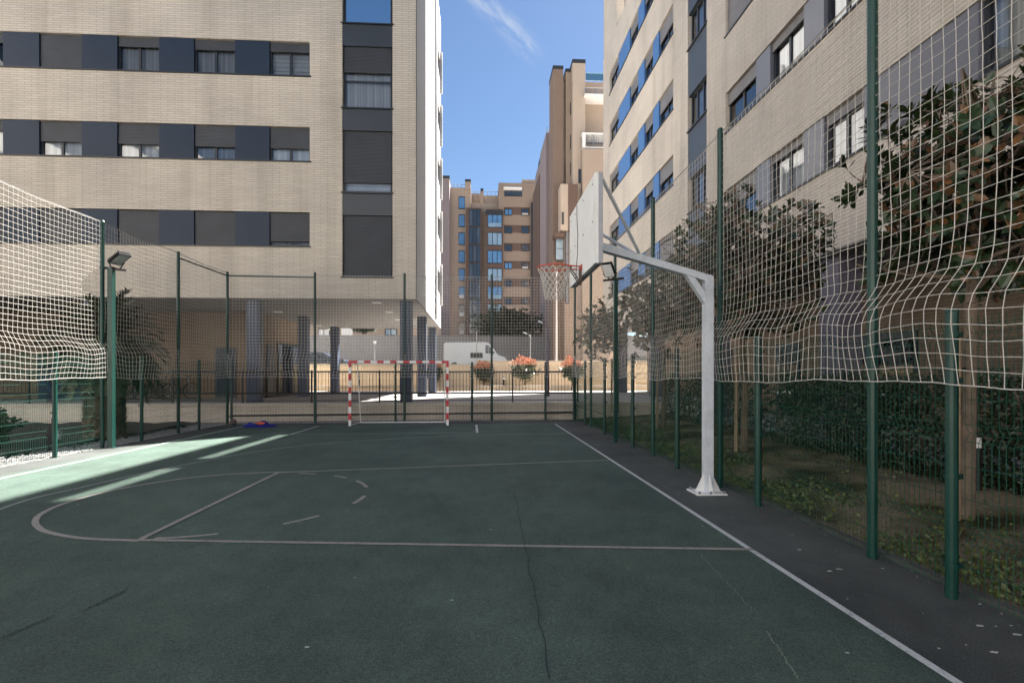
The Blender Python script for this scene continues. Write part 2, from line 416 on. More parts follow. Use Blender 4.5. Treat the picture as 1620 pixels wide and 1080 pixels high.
# lawn to the right, planting bed at left, terrace behind a low wall
def sheet(name, x0, x1, y0, y1, nx, ny, zf, m, kind='structure'):
    b = MB(); vs = [(x0 + (x1 - x0) * i / nx, y0 + (y1 - y0) * j / ny) for j in range(ny + 1) for i in range(nx + 1)]
    b.add([(x, y, zf(x, y)) for x, y in vs], [(j * (nx + 1) + i, j * (nx + 1) + i + 1, (j + 1) * (nx + 1) + i + 1, (j + 1) * (nx + 1) + i) for j in range(ny) for i in range(nx)])
    return tag(b.build(name, m, smooth=True), kind=kind)
def lawn_z(x, y):
    t = min(1, max(0, (x - 3.6) / 2.2))
    return .012 + .16 * t + .025 * math.sin(x * 3.1 + y * 1.3) * t + .02 * math.sin(y * 4.3 - x) * t
sheet('lawn', 3.63, 7.3, -8, 19.2, 24, 90, lawn_z, m_lawn)
b = MB(); b.box(7.3, 13, -8, 19.2, -.05, .2); struct('path', b, m_path)
sheet('planting_bed', -17, -9.3, -6, 18.7, 20, 50, lambda x, y: .01 + .06 * math.sin(x * 2 + y) ** 2, m_soil)
b = MB(); b.box(-60, 60, 19.75, 34.4, -.05, .6); struct('terrace', b, m_terr)
b = MB(); b.box(-60, 60, 34.4, 44, -.05, .585); struct('pavement', b, m_street)
b = MB(); b.box(-80, 80, 44.3, 150, -.05, 2.1); struct('street', b, m_street)
wl = thing('low_wall', 'long low brick retaining wall running behind the far court fence', 'wall', (-8, 19.5, 0))
b = MB(); b.box(-40, 40, 19.45, 19.75, -.05, .56); b.build('wall', m_brick, wl)
b = MB(); b.box(-40, 40, 19.40, 19.80, .56, .625); b.build('coping', m_kerb, wl)
# gravel: countless stones
b = MB()
def stone(x, y, z, r):
    vs = [(x + r * U(.7, 1.2) * dx, y + r * U(.7, 1.2) * dy, z + r * .8 * dz) for dx, dy, dz in ((1, 0, .2), (0, 1, .1), (-1, 0, .2), (0, -1, .1), (U(-.3, .3), U(-.3, .3), .9))]
    b.add(vs, [(0, 1, 4), (1, 2, 4), (2, 3, 4), (3, 0, 4)])
for i in range(5200): stone(-8.32 - abs(random.gauss(0, .42)), U(7, 18.4), .0, U(.018, .04))
for i in range(3200):
    x = U(-8.3, 3.6); stone(x, 18.3 + (x + 8.3) / 11.7 * 1.1 + U(-.1, .55), 0, U(.02, .042))
for i in range(160): stone(U(3.40, 3.66), U(1, 17), .0, U(.006, .014))
tag(b.build('gravel', m_gravel), 'loose white gravel along the foot of the fences', 'gravel', kind='stuff')
# ground cover leaves by the right fence
b = MB()
def leafq(b, c, s, d=None, w=.5, mi=0):
    d = d or Vector((U(-1, 1), U(-1, 1), U(-.3, 1))).normalized()
    a = d.cross(Vector((U(-1, 1), U(-1, 1), U(-1, 1)))); a = a.normalized() if a.length > 1e-4 else d.orthogonal().normalized()
    n = a.cross(d); c = Vector(c); w = w * s / 2
    b.add([c, c + d * s * .5 + a * w - n * s * .06, c + d * s, c + d * s * .5 - a * w - n * s * .06], [(0, 1, 2), (0, 2, 3)], mi)
for i in range(15000):
    y = 1.5 + 17.5 * R() ** 1.7; x = 3.64 + min(3.3, abs(random.gauss(0, .55)) + (R() < .14) * U(0, 2.8))
    if math.sin(x * 2.1 + y * 1.7) + math.sin(y * 2.9 - x * 1.3) < -.45 and R() < .85: continue
    leafq(b, (x, y, lawn_z(x, y) + U(0, .045)), U(.02, .05) * (1 + .04 * y), Vector((U(-1, 1), U(-1, 1), U(0, .8))).normalized(), .7)
tag(b.build('ground_cover', m_cover), 'low clover and weeds growing along the right fence', 'ground cover', kind='stuff')

# ------------------------------------------------------------------ facades
class Fac:
    """a vertical facade plane: origin O, horizontal direction Ud, outward normal N"""
    def __init__(s, O, Ud, N): s.O = Vector(O); s.U = Vector(Ud); s.N = Vector(N)
    def P(s, u, z, d): v = s.O + s.U * u - s.N * d; return (v.x, v.y, z)
    def box(s, mb, u0, u1, z0, z1, d0, d1, mi=0):
        vs = [s.P(u, z, d) for z in (z0, z1) for (u, d) in ((u0, d0), (u1, d0), (u1, d1), (u0, d1))]
        mb.add(vs, [(3, 2, 1, 0), (4, 5, 6, 7), (0, 1, 5, 4), (1, 2, 6, 5), (2, 3, 7, 6), (3, 0, 4, 7)], mi)
    def wall(s, mb, u0, u1, z0, z1, ops, depth=.24, mi=0):
        us = sorted({u0, u1, *[x for o in ops for x in o[:2]]}); zs = sorted({z0, z1, *[x for o in ops for x in o[2:4]]})
        us = [u for u in us if u0 <= u <= u1]; zs = [z for z in zs if z0 <= z <= z1]
        for i in range(len(us) - 1):
            for j in range(len(zs) - 1):
                cu, cz = (us[i] + us[i + 1]) / 2, (zs[j] + zs[j + 1]) / 2
                if any(o[0] < cu < o[1] and o[2] < cz < o[3] for o in ops): continue
                mb.quad(s.P(us[i], zs[j], 0), s.P(us[i + 1], zs[j], 0), s.P(us[i + 1], zs[j + 1], 0), s.P(us[i], zs[j + 1], 0), mi)
        for o in ops:
            a, c, e, f = o[:4]
            for (p, q) in (((a, e), (c, e)), ((c, e), (c, f)), ((c, f), (a, f)), ((a, f), (a, e))):
                mb.quad(s.P(p[0], p[1], 0), s.P(q[0], q[1], 0), s.P(q[0], q[1], depth), s.P(p[0], p[1], depth), mi)
def window(par, F, u0, u1, z0, z1, sh=.3, cur=None, glass=None, shm=None, mull=1, fr=.055, split=None):
    glass = glass or m_glass; shm = shm or m_shut
    b = MB(); t = fr
    F.box(b, u0, u0 + t, z0, z1, .13, .2); F.box(b, u1 - t, u1, z0, z1, .13, .2)
    F.box(b, u0 + t, u1 - t, z0, z0 + t, .13, .2); F.box(b, u0 + t, u1 - t, z1 - t, z1, .13, .2)
    for k in range(mull):
        um = u0 + (u1 - u0) * (k + 1) / (mull + 1); F.box(b, um - .04, um + .04, z0 + t, z1 - t, .135, .195)
    if split: F.box(b, u0 + t, u1 - t, z0 + split - .03, z0 + split + .03, .137, .193)
    w = b.build('window', m_frame, par)
    p = MB(); p.quad(*[F.P(u, z, .17) for u, z in ((u0 + t, z0 + t), (u1 - t, z0 + t), (u1 - t, z1 - t), (u0 + t, z1 - t))]); p.build('pane', glass, w)
    if sh > 0:
        s = MB(); h = (z1 - z0) * sh
        F.box(s, u0 + .015, u1 - .015, z1 - h + .04, z1 - .01, .085, .12); F.box(s, u0 + .012, u1 - .012, z1 - h, z1 - h + .04, .078, .125)
        s.build('shutter', shm, w)
    if cur:
        c = MB(); c.quad(*[F.P(u, z, .3) for u, z in ((u0, z0), (u1, z0), (u1, z1), (u0, z1))]); c.build('curtain', cur, w)
    return w
def panel(par, F, u0, u1, z0, z1, m, d=.03, name='cladding_panel'):
    b = MB(); F.box(b, u0, u1, z0, z1, d, d + .2); return b.build(name, m, par)
def sill(par, F, u0, u1, z, m=None):
    b = MB(); F.box(b, u0 - .05, u1 + .05, z - .045, z, -.04, .23); return b.build('sill', m or m_frame, par)

# --- left apartment block
SOF, FL = 4.41, 3.1
LY, LX1, LX0, LYB, LTOP = 20.0, -2.32, -34.0, 32.2, 22.6
LB = thing('apartment_building', 'cream brick apartment block on navy columns at left with dark window bands', 'apartment building', (LX1 - 8, LY, .6))
F1 = Fac((0, LY, 0), (1, 0, 0), (0, -1, 0))
uof = lambda px: AT(px, 300, LY)[0]
e = [uof(x) for x in (62, 129, 184, 251, 306, 372, 427, 490)]
per = (e[6] - e[0]) / 3.0; ww = (e[7] - e[6] + e[5] - e[4] + e[3] - e[2]) / 3
wins = [(e[7] - ww - per * k, e[7] - per * k) for k in range(9)]
UL = wins[-1][0] - .3
bay = (uof(541.5), uof(621))
z_s, z_h = AT(490, 391, LY)[1], AT(490, 340, LY)[1]
hh = 1.24; ops = []
for k in range(5): ops.append((UL, e[7], 6.31 + FL * k, 6.31 + FL * k + hh))
ops.append((bay[0], bay[1], 5.22, LTOP - 1.0))
b = MB(); F1.wall(b, LX0, LX1 - .02, SOF, LTOP, ops)
F2 = Fac((LX1, 0, 0), (0, 1, 0), (1, 0, 0))
b.quad((LX0, LYB, SOF), (LX0, LY, SOF), (LX0, LY, LTOP), (LX0, LYB, LTOP))
b.quad((LX1 - .02, LYB, SOF), (LX0, LYB, SOF), (LX0, LYB, LTOP), (LX1 - .02, LYB, LTOP))
b.quad((LX0, LY, LTOP), (LX1, LY, LTOP), (LX1, LYB, LTOP), (LX0, LYB, LTOP))
b.build('wall', m_brick, LB)
b = MB(); eops = [(29.6, 31.6, 6.3 + FL * k, 7.6 + FL * k) for k in range(5)]
F2.wall(b, LY + .004, LYB, SOF + .004, LTOP - .004, eops, .2)
b.build('end_wall', m_white_wall, LB)
for o in eops:
    panel(LB, F2, *o, m_panel_d, .1, 'window_panel')
    b = MB(); F2.box(b, o[1], o[1] + .12, o[2] - .6, o[3] + .5, -.14, -.002); b.build('window_fin', m_white_wall, LB)
b = MB(); b.tube([(LX1 + .06, 28, SOF + .1), (LX1 + .06, 28, LTOP)], .05, 8); b.build('downpipe', m_grey_metal, LB)
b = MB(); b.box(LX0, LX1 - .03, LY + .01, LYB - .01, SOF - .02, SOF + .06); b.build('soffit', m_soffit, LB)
b = MB(); b.box(LX0 + .3, LX1 - .3, LY + .9, LYB - .3, SOF + .1, LTOP - .1); b.build('room_darkness', m_dark, LB)
shut = {0: [1, 1, 1, .97, 1, .6, .8, .5, 1], 1: [.62, .62, .6, .58, .3, .75, .4, .5, .6], 2: [.28, .3, .28, .97, .3, .5, .3, .7, .5], 3: [.3, .6, 1, .5, .3, .3, .6, 1, .4], 4: [.3, .5, .3, 1, .3, .3, .3, .3, .3]}
shut[0][0] = .86
for k in range(5):
    z0 = 6.31 + FL * k; z1 = z0 + hh
    for i, (a, c) in enumerate(wins):
        cur = {1: m_curt_w if i != 1 else m_curt_g, 2: (m_blind if i == 0 else (m_curt if i < 3 else None))}.get(k, None if i % 2 else m_curt_g)
        window(LB, F1, a, c, z0 + .01, z1 - .01, shut[k][i], cur, glass=m_glass if k != 2 else m_glass_dim)
        if i: panel(LB, F1, c, wins[i - 1][0], z0 + .004, z1 - .004, m_panel)
    sill(LB, F1, UL, e[7], z0)
for k in range(5):
    z0 = 5.22 + FL * k; z1 = z0 + 2.26
    sh = (1, .84, .42, .0, .3)[k]
    window(LB, F1, bay[0] + .04, bay[1] - .04, z0 + .02, z1, sh, (None, m_blind, m_curt, None, m_curt)[k], mull=0, shm=m_shut_d,
           glass=m_glass_sky if k == 3 else m_glass, split=1.0 if k == 2 else None)
    if k < 4: panel(LB, F1, bay[0] + .005, bay[1] - .005, z1 + .004, z0 + FL - .05, m_panel_d, .02)
    sill(LB, F1, bay[0], bay[1], z0)
panel(LB, F1, bay[0] + .005, bay[1] - .005, 5.22 + FL * 5 - .84, LTOP - 1.004, m_panel_d, .02)
# portico
for X in (-2.75, -8.3, -14, -19.7, -25.4):
    for i, Y in enumerate((20.4, 25.9, 31.4)):
        if X < -9 and i: continue
        b = MB(); b.box(X - .21, X + .21, Y - .21, Y + .25, .58, SOF - .02); b.build('column', m_col_navy, LB)
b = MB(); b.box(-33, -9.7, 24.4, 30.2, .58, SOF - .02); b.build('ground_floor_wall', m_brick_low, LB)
F3 = Fac((0, 24.4, 0), (1, 0, 0), (0, -1, 0)); F4 = Fac((-9.7, 0, 0), (0, 1, 0), (1, 0, 0))
def door(F, u0, u1, z0, z1, m, leafs=1, glassm=None):
    b = MB(); F.box(b, u0, u1, z0, z1, -.05, .02)
    d = b.build('door', m, LB)
    g = MB()
    for k in range(leafs):
        a = u0 + (u1 - u0) * k / leafs + .08; c = u0 + (u1 - u0) * (k + 1) / leafs - .08
        F.box(g, a, c, z0 + .12, z1 - .1, -.065, -.052)
    g.build('door_leaf', glassm or m, d)
    h = MB(); h.tube([F.P(u1 - .16, z0 + 1.0, -.09), F.P(u1 - .16, z0 + 1.15, -.09)], .015, 6); h.build('handle', m_grey_metal, d)
a, c = AT(341, 600, 24.4)[0], AT(374, 600, 24.4)[0]; door(F3, a, c, .6, 2.85, m_panel_d, 1, m_panel)
a, c = AT(62, 600, 24.4)[0], AT(146, 600, 24.4)[0]; door(F3, a, c, .6, 2.5, m_door_b, 2)
door(F4, PXY(438, -9.7), PXY(471, -9.7), .6, 3.2, m_frame, 3, m_glass_dim)
door(F4, PXY(420.5, -9.7), PXY(433, -9.7), .6, 3.0, m_panel_d, 1)
for px, py in ((596, 478), (616, 493), (630, 505), (503, 514), (524, 521), (440, 493), (438, 505), (480, 505)):
    d = (SOF - .02 - EYE) * FPX / (HZ - py); lat = (px - 810) / FPX * d; x, y = lat * CA + d * SA, d * CA - lat * SA
    b = MB(); b.box(x - .16, x + .16, y - .16, y + .16, SOF - .05, SOF - .021); b.build('ceiling_light', m_white, LB)

# --- right apartment block
RX, RY1, RTOP = 7.9, 34.0, 21.75
RB = thing('apartment_building', 'pale brick apartment block at right with grey panel bands, the far ones tinted sky blue', 'apartment building', (RX + 5, 12, .2))
F5 = Fac((RX, 0, 0), (0, -1, 0), (-1, 0, 0))    # u = -Y
nw = [(15.0, 16.85), (12.72, 14.25), (10.65, 11.95), (6.2, 8.1), (2.6, 4.4), (-1.2, .6), (-4.9, -3.1)]
fw = [(21.55, 23.4), (24.2, 25.5), (26.5, 28.0), (30.3, 32.35)]
ops = []
for k in range(5):
    z0 = 6.3 + FL * k
    ops.append((-16.85, 6.0, z0, z0 + 1.26)); ops.append((-32.35, -21.55, z0, z0 + 1.26))
ops.append((-20.0, -18.3, SOF + .9, RTOP - .8))
b = MB(); F5.wall(b, -RY1, 9, SOF, RTOP, ops)
b.quad((RX, RY1, SOF), (22, RY1, SOF), (22, RY1, RTOP), (RX, RY1, RTOP)); b.quad((22, -9, SOF), (22, RY1, SOF), (22, RY1, RTOP), (22, -9, RTOP))
b.quad((RX, -9, SOF), (22, -9, SOF), (22, -9, RTOP), (RX, -9, RTOP)); b.quad((RX, -9, RTOP), (22, -9, RTOP), (22, RY1, RTOP), (RX, RY1, RTOP))
b.build('wall', m_brick_r, RB)
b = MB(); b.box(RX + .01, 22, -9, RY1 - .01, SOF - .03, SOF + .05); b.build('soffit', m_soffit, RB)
b = MB(); b.box(RX + .9, 21.7, -8.7, RY1 - .3, SOF + .1, RTOP - .1); b.build('room_darkness', m_dark, RB)
for k in range(5):
    z0 = 6.3 + FL * k; z1 = z0 + 1.26
    for i, (a, c) in enumerate(nw):
        sh = ((.45, .16, .2, .0, .3, .3, .3), (.32, .2, .0, .0, .3, .3, .3), (.95, .3, .3, .2, .3, .3, .3))[min(k, 2)][i]
        window(RB, F5, -c, -a, z0 + .01, z1 - .01, sh, (m_curt_w if i in (1, 2) else (m_curt if i == 3 else None)), shm=m_shut_l)
        if i: panel(RB, F5, -nw[i - 1][0], -c, z0 + .004, z1 - .004, m_panel_g)
    for i, (a, c) in enumerate(fw):
        window(RB, F5, -c, -a, z0 + .01, z1 - .01, (.95 if k == 0 else .5, .4, .45, .3)[i], m_curt_g if i % 2 else None, shm=m_shut_l)
        if i: panel(RB, F5, -a, -fw[i - 1][1], z0 + .004, z1 - .004, m_panel_b) if False else panel(RB, F5, -a, -fw[i - 1][1], z0 + .004, z1 - .004, m_panel_b)
    sill(RB, F5, -16.85, 6, z0); sill(RB, F5, -32.35, -21.55, z0)
    zz = 7.75 + FL * k
    if zz + 1.3 < RTOP - .8:
        window(RB, F5, -19.95, -18.35, zz, zz + 1.3, 0, m_curt_g, mull=2)
        sill(RB, F5, -20, -18.3, zz)
    zp = 7.75 + FL * (k - 1) + 1.3 if k else SOF + .9
    panel(RB, F5, -19.995, -18.305, zp + .004, zz - .05, m_panel_d, .02)
# unseen roof rail, piers and tower shaped to throw the court's strips of sun
b = MB(); b.box(RX, RX + .25, -9, 29.1, 22.36, 23.25); b.build('roof_shade_bar', m_tan_l, RB)
for y0, y1 in ((-9, 20.9), (23.45, 24.4), (28.75, 29.1)):
    b = MB(); b.box(RX + .01, RX + .24, y0, y1, RTOP, 22.36); b.build('roof_gap_block', m_tan_l, RB)
b = MB(); b.box(RX + .02, 9.5, 30.76, RY1 - .02, RTOP + .003, 35); b.build('shade_tower', m_brick_r, RB)  # unseen; placed and raised to cut off the sunlit patch and shade the palm
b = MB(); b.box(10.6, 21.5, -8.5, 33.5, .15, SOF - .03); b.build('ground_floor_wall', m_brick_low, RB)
for y in (5.6, 12.1, 18.6, 25.1, 31.6, -.9):
    b = MB(); b.box(RX + .25, RX + .8, y - .35, y + .35, .15, SOF - .03); b.build('column', m_col_purple, RB)
F6 = Fac((10.6, 0, 0), (0, -1, 0), (-1, 0, 0))
for a, c in ((6.3, 8.4), (12.4, 15.2), (17.2, 18.6), (22, 24.5)):
    b = MB(); F6.box(b, -c, -a, .2, 2.7, -.04, .02); d = b.build('door', m_frame, RB)
    g = MB(); F6.box(g, -c + .1, (-a - c) / 2 - .05, .35, 2.55, -.055, -.042); F6.box(g, (-a - c) / 2 + .05, -a - .1, .35, 2.55, -.055, -.042); g.build('pane', m_glass_dim, d)

# --- two unseen blocks, added so their sunlit walls bounce light into the courtyard
def bounce_block(label, F, u0, u1, ztop, box):
    t = thing('apartment_building', label, 'apartment building', (F.O.x, F.O.y, 0))
    ops = [(u0 + 2, u1 - 2, z, z + 1.3) for z in (3.2, 6.3, 9.4, 12.5, 15.6, 18.7)]
    b = MB(); F.wall(b, u0, u1, 0, ztop, ops, .25); b.build('wall', m_bounce_wall, t)
    b = MB(); b.box(*box, 0, ztop - .02); b.build('rear_wall', m_bounce_wall, t)
    for o in ops:
        n = 8; w = (o[1] - o[0]) / n
        for k in range(n):
            panel(t, F, o[0] + k * w, o[0] + k * w + w * .5, o[2] + .004, o[3] - .004, m_panel)
            panel(t, F, o[0] + k * w + w * .5, o[0] + (k + 1) * w, o[2] + .004, o[3] - .004, m_fglass_d, .15, 'window')
m_fglass_d = M('dark_bay_glass', (.03, .045, .07), .12, .3, .5, spec=.8)
m_bounce_wall = M('bounce_block_render', (.72, .69, .65), .85, .08, .5)
bounce_block('unseen cream block added behind the camera to bounce sunlight', Fac((0, -22, 0), (1, 0, 0), (0, 1, 0)), -34, 7, 22, (-34, 7, -30, -22.3))
bounce_block('unseen cream block added at far left to bounce sunlight', Fac((-26, 0, 0), (0, 1, 0), (1, 0, 0)), -21, 13, 22, (-34, -26.3, -21, 13))

# --- far brown apartment block closing the view
FY = 90.0
FBt = thing('apartment_building', 'brown brick apartment tower block with blue glazed bays closing the far view', 'apartment building', (AT(780, 530, FY)[0], FY, 2.1))
def rbox(mb, x0, x1, ytop, ybot, Y, dep=10, zbot=None, mi=0):
    X0, z1 = AT(x0, ytop, Y); X1, z0 = AT(x1, ybot, Y); mb.box(X0, X1, Y, Y + dep, z0 if zbot is None else zbot, z1, mi)
b = MB(); rbox(b, 640, 745, 295, 530, FY, 12, 2.0); b.build('wall', m_tan, FBt)
b = MB(); rbox(b, 690, 711, 281, 530, FY - 2, 12, 2.0); b.build('pier', m_mauve, FBt)
b = MB(); rbox(b, 689.6, 711.4, 277.5, 282, FY - 2.1, 12.2); b.build('chimney_cap', m_capd, FBt)
b = MB(); rbox(b, 736, 744.5, 287, 300, FY - .3, 2); k = b.build('chimney', m_tan, FBt)
b = MB(); rbox(b, 735.6, 744.9, 283.5, 287.5, FY - .35, 2.1); b.build('chimney_cap', m_capd, k)
b = MB(); rbox(b, 745, 789, 321, 530, FY + .3, 12, 2.0); b.build('wall', m_tan, FBt)
b = MB(); rbox(b, 745, 762, 306, 322, FY + 4, 5); b.build('roof_room', m_tan, FBt)
b = MB(); rbox(b, 763, 789, 309, 322, FY + 3.2, 5); b.build('roof_room', m_tan_l, FBt)
b = MB(); rbox(b, 760.5, 764.5, 300, 322, FY + 2.4, 1); k = b.build('chimney', m_tan, FBt)
b = MB(); rbox(b, 760.2, 764.8, 298, 302, FY + 2.3, 1.2); b.build('chimney_cap', m_capd, k)
b = MB(); rbox(b, 789, 860, 289, 530, FY - .6, 14, 2.0); b.build('wall', m_brown, FBt)
b = MB(); rbox(b, 826, 860, 284, 300, FY - .2, 12); b.build('roof_room', m_tan, FBt)
def fpane(x0, x1, y0, y1, Y, m, frame=m_frame, mull=0, low=None):
    X0, z1 = AT(x0, y0, Y); X1, z0 = AT(x1, y1, Y)
    b = MB(); b.box(X0, X1, Y - .06, Y + .05, z0, z1); w = b.build('window', frame, FBt)
    t = .12; g = MB(); n = mull + 1
    for k in range(n):
        a = X0 + (X1 - X0) * k / n + t / 2; c = X0 + (X1 - X0) * (k + 1) / n - t / 2
        g.box(a, c, Y - .075, Y - .061, z0 + t * 1.2, z1 - t * 1.2)
    g.build('pane', m, w)
    if low:
        g = MB(); g.box(X0 + t, X1 - t, Y - .09, Y - .076, z0 + t, z0 + (z1 - z0) * .35); g.build('lower_pane', low, w)
m_fglass = M('sky_glass', (.09, .22, .42), .12, .25, .6, spec=1.0)  # blue sky reflection put into the pane colour
m_fglass_d = M('dark_bay_glass', (.03, .045, .07), .12, .3, .5, spec=.8)
m_fglass_l = M('pale_bay_glass', (.22, .33, .44), .15, .4, .35, spec=.8)
for k in range(8):
    y = 311 + 28.4 * k
    fpane(725.5, 735.5, y, y + 20, FY, m_fglass if k < 6 else m_fglass_d, low=m_curt_w if k >= 5 else None)
b = MB(); rbox(b, 737, 762, 329, 530, FY - .8, 1.2, 2.0); b.build('bay', m_rbrown, FBt)
for k in range(7):
    y = 331 + 28.4 * k
    for q, (a, c) in enumerate(((742, 748), (748.3, 754), (754.3, 760))): fpane(a, c, y, y + 27.4, FY - .8, m_fglass_d if (k + q) % 3 else M('bay_glass', (.06, .075, .1), .15, .4, .6, spec=.8))
b = MB(); rbox(b, 768.5, 796, 331, 530, FY - 1.0, 1.2, 2.0); b.build('bay', m_rbrown, FBt)
b = MB(); rbox(b, 768, 796.5, 333, 339, FY - 1.3, 1.5); b.build('bay_roof', m_capd, FBt)
for k in range(7):
    y = 339 + 28.4 * k
    fpane(771.5, 794, y, y + 21.5, FY - 1.0, m_fglass if k % 2 == 0 else m_fglass_l, mull=2, low=m_fglass_l if k in (0, 4) else None)
for k in range(7):
    y = 329.5 + 28.2 * k
    X0, z1 = AT(797.5, y, FY); X1, z0 = AT(838, y + 12.5, FY)
    b = MB(); b.box(X0, X1, FY - .64, FY - .5, z0, z1); b.build('window_band', m_rbrown, FBt)
    fpane(798.5, 810, y + .8, y + 11.8, FY - .66, m_fglass_d if k % 3 else m_fglass, mull=1)
    fpane(825, 836.5, y + .8, y + 11.8, FY - .66, m_fglass_d, mull=1, low=m_curt if k in (0, 3) else None)
fpane(798, 826, 299, 311, FY - .62, m_fglass_d, mull=3)
b = MB(); rbox(b, 797, 826, 295.5, 298.5, FY - 1.6, 1.2); b.build('awning', m_white, FBt)
b = MB(); rbox(b, 840.5, 858, 320, 530, FY - 1.2, 1.2, 2.0); b.build('bay', m_capd, FBt)
for k in range(7):
    y = 322 + 28.4 * k
    fpane(842.5, 849.5, y, y + 26, FY - 1.2, m_fglass_d); fpane(850, 856.5, y, y + 26, FY - 1.2, m_fglass_l if k % 2 else m_fglass_d)
b = MB()
for (xa, xb_, yy) in ((711, 736, 291.5), (765, 789, 303), (745, 760, 303)):
    Xa, za = AT(xa, yy, FY + .5); Xb, _ = AT(xb_, yy, FY + .5)
    b.tube([(Xa, FY + .5, za), (Xb, FY + .5, za)], .04, 4)
    for k in range(5): b.tube([(Xa + (Xb - Xa) * k / 4, FY + .5, za), (Xa + (Xb - Xa) * k / 4, FY + .5, za - 1.6)], .03, 4)
b.build('roof_railing', m_grey_metal, FBt)

# --- right-hand far block beside it (nearer)
KY = 50.0
KB = thing('apartment_building', 'tall tan and brown stepped block with dark capped chimney piers behind the backboard', 'apartment building', (AT(890, 530, KY)[0], KY, 2.1))
def kbox(name, m, x0, x1, y0, y1, Y=KY, dep=12, zb=2.0, par=None):
    b = MB(); rbox(b, x0, x1, y0, y1, Y, dep, zb); return b.build(name, m, par or KB)
kbox('pier', M('dark_brown_brick', (.2, .145, .115), .85, .08, .7), 875, 891, 108, 530, KY, 2.7); 
k = kbox('pier_cap', m_capd, 874.7, 891.4, 103.5, 109.5, KY - .05, 2.8, None)
kbox('wall', m_tan, 890, 900, 130, 530, KY + .8, 12); kbox('wall', m_tan, 895, 908, 113, 530, KY + .4, 6)
kbox('pier_cap', m_capd, 894.6, 908.4, 108.5, 114, KY + .35, 6.1, None)
kbox('pier', m_tan_l, 906, 926, 99, 530, KY - .6, 6); kbox('pier_cap', m_capd, 905.6, 926.4, 93.5, 100, KY - .65, 6.1, None)
kbox('wall', m_tan, 924, 975, 130, 530, KY + .6, 10)
kbox('glass_railing', glass_mat('green_glass', (.55, .65, .6), (.8, .9, .9), .25), 926.5, 975, 115.5, 129, KY + .7, .06, None)
for y0, y1, nm in ((148, 151, 'balcony_slab'), (209.5, 213.5, 'balcony_slab'), (232, 235, 'balcony_slab')):
    kbox(nm, m_white, 925.5 if y0 < 200 else 921, 975, y0, y1, KY - 1.2, 1.9, None)
for (xa, ya, yb_) in ((926, 139, 148), (922, 213, 233)):
    b = MB(); Xa, za = AT(xa, ya, KY - 1.1); _, zb = AT(xa, yb_, KY - 1.1)
    for i in range(22):
        x = Xa + i * .16; b.tube([(x, KY - 1.1, za if i % 6 == 0 else za - .02), (x, KY - 1.1, zb)], .02 if i % 6 else .05, 4)
    b.tube([(Xa, KY - 1.1, za), (Xa + 3.4, KY - 1.1, za)], .03, 4); b.build('balcony_railing', m_grey_metal, KB)
b = MB(); Xa, za = AT(921, 212, KY - 1); _, zb = AT(921, 235, KY - 1); b.box(Xa, Xa + .28, KY - 1.15, KY - .9, zb, za); b.build('balcony_post', m_white, KB)
b = MB(); Xa, za = AT(928, 214, KY + .55); Xb, zb = AT(975, 229, KY + .55); b.box(Xa, Xb, KY + .5, KY + .62, zb, za); b.build('recess_panel', m_panel_g, KB)
b = MB(); Xa, za = AT(927, 157, KY + .55); Xb, zb = AT(975, 166, KY + .55); b.box(Xa, Xb, KY + .52, KY + .62, zb, za); b.build('recess_panel', m_brown, KB)
kbox('bay', m_tan, 921.5, 975, 235, 530, KY - 1.3, 2); kbox('bay', m_tan_l, 887, 908, 291, 364, KY - 1.6, 1.6, None)
kbox('bay', m_rbrown, 899, 914, 291, 364, KY - 1.65, 1.6, None)
kbox('bay', m_brown, 893, 922, 364, 530, KY - 1.0, 1.5)
kbox('bay', m_rbrown, 877, 893, 368, 374, KY - 1.5, 1.5, None)
kbox('wall', m_mauve, 864, 876, 150 + 60, 530, KY + 9, 6)
for x0, x1, y0, y1, Y, m in ((902, 906.5, 163, 182, KY + .38, m_fglass_d), (902, 906.5, 214, 236, KY + .38, m_fglass_d), (902, 906.5, 258, 278, KY + .38, m_fglass_d), (878.5, 892, 375, 412, KY - .4, m_fglass_l), (889, 892, 336, 355, KY - 1.62, m_fglass_d),
                          (894, 900, 325, 480, KY - 1.1, m_panel_g), (915, 920, 268, 290, KY - .62, m_fglass_d), (948, 953, 290, 298, KY - 1.35, m_fglass_d), (948, 953, 300, 309, KY - 1.35, m_fglass_d), (927, 931, 160, 164, KY + .5, m_capd)):
    X0, z1 = AT(x0, y0, Y); X1, z0 = AT(x1, y1, Y)
    b = MB(); b.box(X0, X1, Y - .08, Y + .03, z0, z1); w = b.build('window', m_frame, KB)
    b = MB(); b.box(X0 + .06, X1 - .06, Y - .1, Y - .081, z0 + .06, (z0 + z1) / 2 - .03); b.box(X0 + .06, X1 - .06, Y - .1, Y - .081, (z0 + z1) / 2 + .03, z1 - .06); b.build('pane', m, w)
NBt = thing('apartment_building', 'narrow dark brick block half hidden between the far towers with roof aerials', 'apartment building', (AT(862, 530, 66)[0], 66, 2.1))
b = MB(); rbox(b, 853, 872, 275, 530, 66, 8, 2.0); b.build('wall', m_rbrown, NBt)
b = MB(); rbox(b, 856, 873, 247, 276, 66.4, 7); b.build('wall', m_mauve, NBt)
b = MB(); rbox(b, 855.6, 861, 244, 250, 66.3, 3); rbox(b, 863, 870, 244, 248, 66.3, 3); b.build('chimney_cap', m_capd, NBt)
b = MB()
for x, y in ((865.5, 200), (862, 232), (860.5, 236)):
    X, z = AT(x, y, 67); b.tube([(X, 67, 28), (X, 67, z)], .04, 4); b.tube([(X - .5, 67, z - .5), (X + .5, 67, z - .5)], .03, 4)
b.build('aerial', m_grey_metal, NBt)
